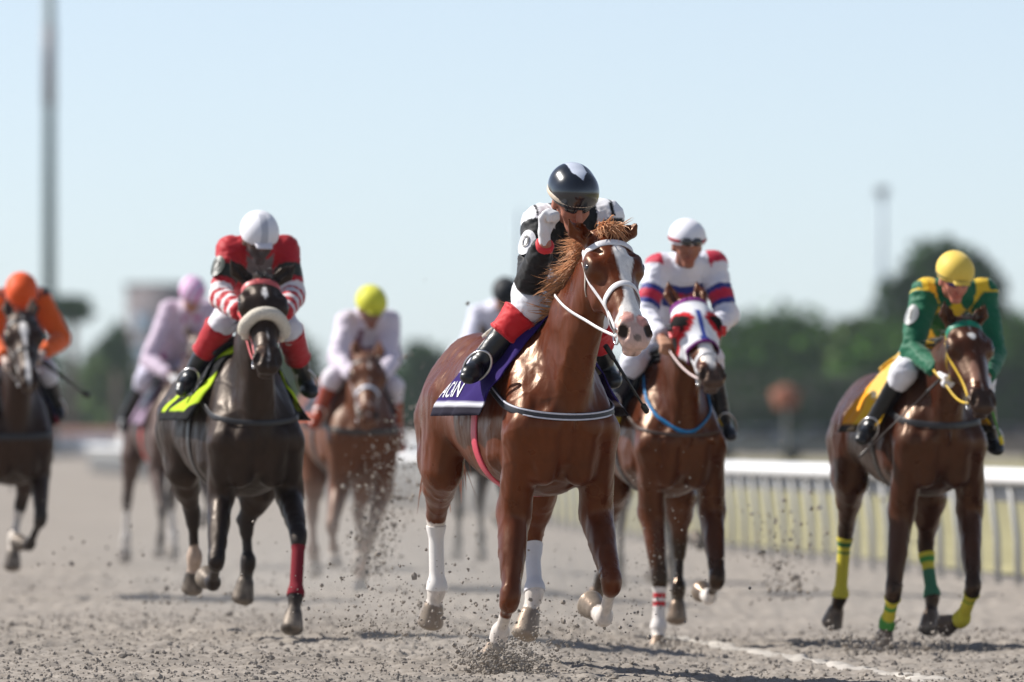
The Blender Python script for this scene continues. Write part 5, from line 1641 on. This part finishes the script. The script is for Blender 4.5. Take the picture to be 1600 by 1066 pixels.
def silkC(k):
    z, a, h, t, f = k['z'], k['a'], k['h'], k['t'], k['f']
    c = np.tile(GRE, (len(a), 1))
    hv = h * .40 + np.clip(-f, 0, .3) * .6
    am = np.abs((a / .13 + .5) % 1 - .5) * .13; hm = np.abs((hv / .15 + .15) % 1 - .5) * .15
    c[(z == 'torso') & (am / .062 + hm / .072 < 1)] = YE
    c[(z == 'torso') & (np.abs(np.abs(a) - .15) / .055 + np.abs(h - 1.0) / .22 < 1)] = YE
    for s in 'RL': c[(z == 'uarm' + s) & (t < .06)] = YE
    c[(z == 'torso') & (h < .30)] = rgb(214, 214, 220)
    return c
KC = build_jockey(RC, dict(res=.0095, label='jockey in green silks with yellow diamonds and a yellow cap', seed=4,
    head=(1491, 436, -.55), neck=(1490, 454, -.34), pelvis=(1462, 545, .08), look=(.02, -.90, -.42),
    bs=.95, shR=(1446, 459, -.32), shL=(1536, 457, -.32), elR=(1424, 548, -.44), wrR=(1468, 580, -.72), elL=(1554, 556, -.44), wrL=(1540, 590, -.70),
    knR=(1412, 582, -.34), knL=(1535, 590, -.34), anR=(1362, 664, -.05), toeR=(1346, 688, -.2), anL=(1548, 690, 0), toeL=(1552, 700, -.1),
    silk=silkC, cap=solid(rgb(226, 194, 84)), visor=rgb(222, 188, 80), band=rgb(30, 44, 34), band_u=.034, band_w=.008, goggles=True, skin=rgb(196, 124, 104), breech=rgb(220, 220, 226), boot=rgb(14, 14, 16), glove=rgb(226, 224, 226), roundel='1', roundel_col=rgb(120, 124, 126)))
MATS['lens2'] = simple_mat('goggle_lens_violet', rgb(60, 40, 120), rough=.1, spec=.9, noise=.4, nscale=20)
for ch in KC['root'].children:
    if ch.name.startswith('goggles'): ch.data.materials[0] = MATS['lens2']
make_rein(RC, -1, KC['wr']['R'], YEL, sag=.05); make_rein(RC, 1, KC['wr']['L'], YEL, sag=.05)
make_whip(RC, (1474, 588, -.80), (1341, 716, -.62), 'thin dark whip held low by the jockey in green and yellow', rgb(70, 60, 56), rad=.0055)
make_whip(RC, (1536, 596, -.8), (1566, 694, -.55), 'green whip with a yellow flap on the far right horse', rgb(60, 140, 40), tip=rgb(210, 190, 40))

# ---------------------------------------------------------------- D: dark bay at the left edge, orange jockey
FD = Frame(24, 54, 6, .98)
D_ = dict(frame=FD, res=.015, dz=-.10, seed=5, label='dark bay orange',
    RF=[(-18, 740, -.40), (-20, 815, -.6), (-18, 870, -.6), (-18, 905, -.62)],
    LF=[(62, 738, -.40), (64, 812, -.64), (46, 852, -.46), (28, 848, -.34)],
    RH=[(-30, 730, .40), (-25, 790, .6), (-25, 850, .6), (-27, 890, .6)],
    LH=[(46, 735, .30), (32, 790, .48), (22, 842, .42), (19, 886, .40)],
    poll=(34, 484, -.95), nose=(46, 594, -1.22),
    coat=dict(mat='dull', base=rgb(44, 28, 23), dark=rgb(31, 21, 19), mane=rgb(20, 16, 15), points=rgb(24, 20, 20), socks=dict(LH=1.2), hoof=rgb(70, 66, 64),
        blaze=[(.09, .0), (.12, .022), (.18, .024), (.26, .010), (.36, .008), (.46, .020), (.52, .014), (.6, .0)]), mane_n=30, forelock_n=10)
RD_ = build_horse(D_)
tag(RD_['root'], 'dark bay horse with a white face cut off by the left edge', 'horse', HG)
make_bridle(RD_, dict(brow=rgb(40, 36, 34), cheek=rgb(150, 146, 140), nose=rgb(60, 54, 50), throat=None))
make_saddlery(RD_, dict(cloth=plain_cloth(rgb(30, 34, 60), rgb(120, 24, 40)), girth=rgb(40, 38, 40), breast=(rgb(30, 30, 34), 1.14, .2, .04)))
ORG = rgb(220, 92, 24)
def silkD(k):
    z, a, h, t = k['z'], k['a'], k['h'], k['t']
    c = np.tile(ORG, (len(a), 1)); c[(z == 'torso') & (np.abs(a) < .12) & (h > .3)] = rgb(36, 36, 56); c[(z == 'torso') & (np.abs(a) > .13) & (h > .6)] = rgb(30, 28, 40)
    return c
KD = build_jockey(RD_, dict(res=.014, label='jockey in orange silks and orange cap at the left edge', seed=5,
    head=(33, 462, -.52), neck=(32, 464, -.33), pelvis=(25, 560, .05), look=(0, -.6, -.8),
    shR=(2, 470, -.30), shL=(62, 468, -.30), elR=(-12, 536, -.42), wrR=(8, 560, -.7), elL=(95, 530, -.40), wrL=(66, 552, -.66),
    knR=(-10, 575, -.3), knL=(72, 580, -.3), anR=(-22, 640, 0), toeR=(-30, 650, -.1), anL=(84, 640, 0), toeL=(90, 655, -.1),
    silk=silkD, cap=solid(rgb(226, 84, 24)), visor=rgb(214, 80, 30), skin=rgb(150, 104, 86), breech=rgb(205, 205, 215), boot=rgb(20, 20, 24), glove=rgb(190, 170, 160)))
make_rein(RD_, 1, KD['wr']['L'], rgb(80, 70, 64)); make_rein(RD_, -1, KD['wr']['R'], rgb(80, 70, 64))
make_whip(RD_, (68, 566, -.75), (139, 620, -.45), 'dark whip pointing away from the jockey in orange', rgb(30, 26, 24), rad=.014)

# ---------------------------------------------------------------- E: light chestnut, yellow cap
FE = Frame(570, 57, 14, 1.0)
E_ = dict(frame=FE, res=.016, dz=-.10, seed=6, label='light chestnut yellow cap',
    RF=[(530, 762, -.40), (519, 822, -.62), (522, 862, -.5), (522, 880, -.48)],
    LF=[(598, 765, -.40), (578, 838, -.52), (566, 896, -.48), (562, 924, -.50)],
    RH=[(492, 745, .48), (488, 800, .66), (490, 860, .70), (492, 896, .74)],
    LH=[(572, 750, .30), (560, 800, .44), (566, 850, .4), (560, 884, .4)],
    poll=(577, 548, -.95), nose=(577, 652, -1.22),
    coat=dict(mat='dull', base=rgb(98, 60, 42), dark=rgb(76, 46, 34), mane=rgb(120, 80, 54), socks=dict(RF=1.9), hoof=rgb(150, 145, 140), points=rgb(96, 66, 52),
        blaze=[(.10, .0), (.12, .010), (.15, .0), (.6, .0)]), mane_n=30, forelock_n=10)
RE = build_horse(E_)
tag(RE['root'], 'light chestnut horse with dusty chest under the yellow-capped jockey', 'horse', HG)
make_bridle(RE, dict(brow=rgb(70, 54, 46), cheek=rgb(150, 146, 146), nose=rgb(196, 202, 214), throat=None))
make_saddlery(RE, dict(cloth=plain_cloth(rgb(60, 60, 70), rgb(180, 90, 60)), girth=rgb(40, 38, 40), breast=(rgb(60, 54, 50), 1.15, .2, .04)))
def silkE(k):
    z, a, h, t = k['z'], k['a'], k['h'], k['t']
    c = np.tile(rgb(206, 196, 210), (len(a), 1)); MV = rgb(128, 96, 112)
    c[(z == 'torso') & (np.abs(a) < .16) & (h > .35) & (h < .95)] = MV; c[(z == 'torso') & (np.abs(a) < .05) & (h > .7)] = rgb(190, 182, 190)
    c[(z == 'torso') & (np.abs(a) < .10) & (h > .35) & (h < .5)] = rgb(170, 40, 70)
    return c
KE = build_jockey(RE, dict(res=.014, label='jockey in pale mauve and white silks with a lime yellow cap', seed=6,
    head=(579, 482, -.52), neck=(578, 494, -.33), pelvis=(560, 580, .06), look=(0, -.88, -.46),
    shR=(543, 503, -.30), shL=(606, 503, -.30), elR=(527, 560, -.42), wrR=(552, 588, -.68), elL=(612, 562, -.42), wrL=(594, 590, -.68),
    knR=(520, 592, -.3), knL=(608, 605, -.3), anR=(498, 645, 0), toeR=(490, 665, -.1), anL=(620, 690, 0), toeL=(628, 703, -.1),
    silk=silkE, cap=solid(rgb(206, 204, 60)), visor=rgb(190, 186, 50), skin=rgb(130, 92, 80), breech=rgb(214, 206, 214), boot=rgb(150, 62, 34), glove=rgb(205, 195, 195)))
make_rein(RE, 1, KE['wr']['L'], rgb(90, 80, 74)); make_rein(RE, -1, KE['wr']['R'], rgb(190, 180, 174))

# ---------------------------------------------------------------- F: grey-brown horse behind A, pink cap
def generic(chest, d, yaw, sc, gy, seed, coat, head_dx=4, poll_y=None):
    """gallop pose for the horses at the back of the field"""
    fr = Frame(chest, d, yaw, sc); s = FPX / d * sc
    P = lambda x, z, y: (chest + x * s + (y + .6) * math.sin(math.radians(yaw)) * -s, gy - z * s, y)
    return dict(frame=fr, res=.019, dz=-.10, seed=seed, label='back of the field', coat=coat, mane_n=20, forelock_n=8,
        RF=[P(-.17, .80, -.40), P(-.18, .46, -.66), P(-.17, .24, -.56), P(-.18, .12, -.52)],
        LF=[P(.17, .80, -.40), P(.20, .50, -.70), P(.18, .36, -.46), P(.17, .42, -.33)],
        RH=[P(-.17, .90, .44), P(-.16, .55, .66), P(-.16, .24, .70), P(-.16, .08, .74)],
        LH=[P(.17, .90, .28), P(.13, .55, .42), P(.14, .26, .38), P(.13, .10, .36)],
        poll=P(.06, 1.86, -.95), nose=P(.10, 1.40, -1.22))
def generic_j(cfg, chest, gy, d, sc, yaw, label, silk, cap, seed, capvis=None, **kw):
    s = FPX / d * sc
    P = lambda x, z, y: (chest + x * s + (y + .6) * math.sin(math.radians(yaw)) * -s, gy - z * s, y)
    c = dict(res=.016, label=label, seed=seed, head=P(0, 2.02, -.52), neck=P(0, 1.92, -.36), pelvis=P(0, 1.64, .06), look=(0, -.75, -.66),
        shR=P(-.16, 1.89, -.32), shL=P(.16, 1.89, -.32), elR=P(-.24, 1.64, -.42), wrR=P(-.12, 1.52, -.68), elL=P(.24, 1.64, -.42), wrL=P(.12, 1.52, -.68),
        knR=P(-.24, 1.50, -.3), knL=P(.24, 1.50, -.3), anR=P(-.33, 1.18, 0), toeR=P(-.36, 1.10, -.1), anL=P(.33, 1.18, 0), toeL=P(.36, 1.10, -.1), silk=silk, cap=cap, visor=capvis)
    c.update(kw); return c
cF = generic(287, 67, 13, 1.0, 890, 7, dict(mat='dull', base=rgb(84, 68, 64), dark=rgb(64, 52, 50), mane=rgb(40, 34, 34), points=rgb(52, 44, 44), socks=dict(RH=1.3, LH=1.3), sockcol=rgb(190, 186, 182), hoof=rgb(120, 114, 110)))
RF_ = build_horse(cF); tag(RF_['root'], 'grey brown horse half hidden behind the dark horse of the red jockey', 'horse', HG)
make_bridle(RF_, dict(brow=rgb(60, 54, 54), cheek=rgb(120, 114, 114), nose=None, throat=None)); make_saddlery(RF_, dict(cloth=plain_cloth(rgb(150, 130, 150)), girth=rgb(190, 60, 50)))
def silkF(k):
    c = np.tile(rgb(200, 182, 200), (len(k['a']), 1)); c[(k['z'] == 'torso') & (fbm(k['co'], 9, 2, 4) > .12)] = rgb(176, 70, 130); return c
KF = build_jockey(RF_, generic_j(cF, 287, 890, 67, 1.0, 13, 'jockey in lilac and pink silks with a pink and white cap', silkF, lambda l: np.where(np.sin(l[:, :1] * 70 + l[:, 2:] * 60) > .2, rgb(206, 120, 176), rgb(214, 200, 222)), 7,
    head=(300, 462, -.52), neck=(298, 484, -.36), shR=(266, 484, -.30), shL=(324, 484, -.30), breech=rgb(200, 196, 214)))
make_rein(RF_, -1, KF['wr']['R'], rgb(120, 114, 114)); make_rein(RF_, 1, KF['wr']['L'], rgb(120, 114, 114))

# ---------------------------------------------------------------- G: dark horse behind the leader, black cap
cG = generic(752, 66, 8, 1.0, 893, 8, dict(mat='dull', base=rgb(50, 40, 38), dark=rgb(36, 30, 30), mane=rgb(20, 18, 18), points=rgb(26, 22, 22), hoof=rgb(50, 48, 48)))
RG = build_horse(cG); tag(RG['root'], 'nearly black horse mostly hidden behind the leading chestnut', 'horse', HG)
make_bridle(RG, dict(brow=rgb(60, 54, 54), cheek=rgb(90, 84, 84), nose=None, throat=None)); make_saddlery(RG, dict(cloth=plain_cloth(rgb(190, 180, 40)), girth=rgb(50, 46, 46)))
KG = build_jockey(RG, generic_j(cG, 752, 893, 66, 1.0, 8, 'jockey in white silks and a black cap behind the leading horse', lambda k: np.tile(rgb(206, 206, 222), (len(k['a']), 1)), solid(rgb(22, 26, 32)), 8,
    head=(789, 464, -.52), neck=(780, 484, -.36), shR=(748, 492, -.32), shL=(806, 494, -.32), elR=(735, 535, -.42), elL=(812, 535, -.42)))
make_rein(RG, -1, KG['wr']['R'], rgb(80, 74, 74)); make_rein(RG, 1, KG['wr']['L'], rgb(80, 74, 74))

# ---------------------------------------------------------------- H: dark horse behind the hooded bay
cH = generic(1062, 60, 12, .97, 930, 9, dict(mat='dull', base=rgb(70, 46, 38), dark=rgb(52, 36, 31), mane=rgb(24, 20, 20), points=rgb(32, 28, 28), hoof=rgb(60, 56, 54)))
RH_ = build_horse(cH); tag(RH_['root'], 'dark bay horse almost hidden behind the horse in the white hood', 'horse', HG)
make_bridle(RH_, dict(brow=rgb(60, 54, 54), cheek=rgb(90, 84, 84), nose=None, throat=None)); make_saddlery(RH_, dict(cloth=plain_cloth(rgb(150, 120, 96)), girth=rgb(50, 46, 46)))
KH = build_jockey(RH_, generic_j(cH, 1062, 930, 60, .97, 12, 'jockey in pale silks almost hidden behind the white-helmeted jockey', lambda k: np.tile(rgb(196, 176, 170), (len(k['a']), 1)), solid(rgb(200, 200, 206)), 9,
    head=(1078, 500, -.52), neck=(1076, 516, -.36), shR=(1048, 524, -.32), shL=(1106, 524, -.32), pelvis=(1064, 575, .06)))
make_rein(RH_, -1, KH['wr']['R'], rgb(80, 74, 74)); make_rein(RH_, 1, KH['wr']['L'], rgb(80, 74, 74))
# ================================================================== sand thrown up by the hooves
def spray(name, label, px, py, d0, d1, n, sx, sy, rmed, rmax, seed, tilt=0.0):
    r_ = np.random.default_rng(seed); n = int(n * 1.9)
    u = r_.normal(size=n); v = np.abs(r_.normal(size=n))
    d = r_.uniform(d0, d1, n)
    X = (px + u * sx * (1 + v * .5) + tilt * v * sy - 800) / FPX * d
    Z = CAM_H - (py - v * sy - 683) / FPX * d
    R_ = np.clip(r_.lognormal(math.log(rmed * .72), .62, n), .0015, rmax)
    k = Z > ground_z(X, d) - .01
    o = scatter(name, np.stack([X, d, Z], 1)[k], R_[k], MATS['clod'])
    tag(o, label, 'flying sand', kind='stuff')
spray('flying_sand', 'sand thrown up by the front hoof of the leading chestnut', 790, 1052, 37.4, 38.0, 900, 26, 24, .0055, .016, 1)
spray('flying_sand', 'sand scattered to the left of the leading chestnut hind hoof', 610, 1000, 38.5, 41.0, 420, 48, 60, .0042, .016, 2)
spray('flying_sand', 'sand scattered below the hind hooves of the leading chestnut', 820, 1010, 38.3, 39.6, 420, 70, 48, .0042, .014, 3)
spray('flying_sand', 'fine sand flying in front of the light chestnut horse', 572, 900, 44.0, 52.0, 700, 18, 130, .0055, .017, 4, tilt=.25)
spray('flying_sand', 'dark clods flying between the hooded bay and the right-hand bay', 1225, 940, 46, 50, 170, 22, 85, .0075, .026, 5)
spray('flying_sand', 'sand thrown up under the right-hand bay horse', 1395, 1035, 43.0, 44.6, 520, 40, 24, .0065, .020, 6)
spray('flying_sand', 'sand thrown up behind the dark horse of the red jockey', 330, 1000, 45, 50, 300, 90, 60, .0055, .018, 7)
spray('flying_sand', 'fine sand in the air in front of the hooded bay', 1010, 960, 42.5, 44.0, 260, 34, 110, .0030, .008, 8)
spray('flying_sand', 'sand thrown up by the supporting hoof of the hooded bay', 1035, 1028, 43.5, 45.2, 220, 30, 18, .006, .016, 9)
spray('flying_sand', 'sparse sand drifting across the track behind the field', 800, 960, 46, 62, 420, 420, 110, .005, .014, 10)
spray('flying_sand', 'sand kicked up near the left edge', 170, 985, 46, 56, 240, 120, 60, .006, .018, 11)

# drifting dust over the sand behind the leaders
def dust(name, label, px0, px1, d0, d1, h, dens, seed):
    dm = (d0 + d1) / 2
    x0, x1 = (px0 - 800) / FPX * dm, (px1 - 800) / FPX * dm
    cx, cy = (x0 + x1) / 2, dm; hx, hy, hz = (x1 - x0) / 2, (d1 - d0) / 2, h / 2
    mb = MB(); mb.box((0, 0, hz), (hx, hy, hz))
    m = bpy.data.materials.new('dust_air'); m.use_nodes = True; n = m.node_tree.nodes; l = m.node_tree.links
    for q_ in list(n): n.remove(q_)
    o = n.new('ShaderNodeOutputMaterial'); v = n.new('ShaderNodeVolumePrincipled'); v.inputs['Color'].default_value = (.86, .80, .72, 1); v.inputs['Anisotropy'].default_value = .35
    tc = n.new('ShaderNodeTexCoord'); sx = n.new('ShaderNodeSeparateXYZ'); l.new(tc.outputs['Object'], sx.inputs[0])
    nz = n.new('ShaderNodeTexNoise'); nz.inputs['Scale'].default_value = 1.3; nz.inputs['Detail'].default_value = 3; nz.noise_dimensions = '4D'; nz.inputs['W'].default_value = seed; l.new(tc.outputs['Object'], nz.inputs['Vector'])
    def mrange(src, a, b, c, d):
        r = n.new('ShaderNodeMapRange'); r.interpolation_type = 'SMOOTHSTEP'; r.inputs[1].default_value = a; r.inputs[2].default_value = b; r.inputs[3].default_value = c; r.inputs[4].default_value = d; l.new(src, r.inputs[0]); return r.outputs[0]
    def mul(a, b):
        k = n.new('ShaderNodeMath'); k.operation = 'MULTIPLY'; l.new(a, k.inputs[0])
        if isinstance(b, float): k.inputs[1].default_value = b
        else: l.new(b, k.inputs[1])
        return k.outputs[0]
    def ab(a):
        k = n.new('ShaderNodeMath'); k.operation = 'ABSOLUTE'; l.new(a, k.inputs[0]); return k.outputs[0]
    f = mul(mrange(nz.outputs[0], .40, .68, 0.0, 1.0), mrange(sx.outputs[2], 0.0, h, 1.0, 0.0))
    f = mul(f, mrange(ab(sx.outputs[0]), hx * .35, hx, 1.0, 0.0)); f = mul(f, mrange(ab(sx.outputs[1]), hy * .5, hy, 1.0, 0.0))
    l.new(mul(f, dens), v.inputs['Density']); l.new(v.outputs[0], o.inputs['Volume'])
    ob = mb.build(name, m, smooth=False); ob.location = (cx, cy, -.10); tag(ob, label, 'dust', kind='stuff')
dust('dust_cloud', 'pale dust hanging low behind the leading horses', 60, 1180, 44, 66, 1.0, .15, 1.0)
dust('dust_cloud', 'thin dust around the hooves of the right-hand bay', 1120, 1560, 44.5, 58, .8, .07, 5.0)
dust('dust_cloud', 'soft dust behind the hind hooves of the leading chestnut', 540, 900, 38.8, 43.5, .55, .22, 9.0)
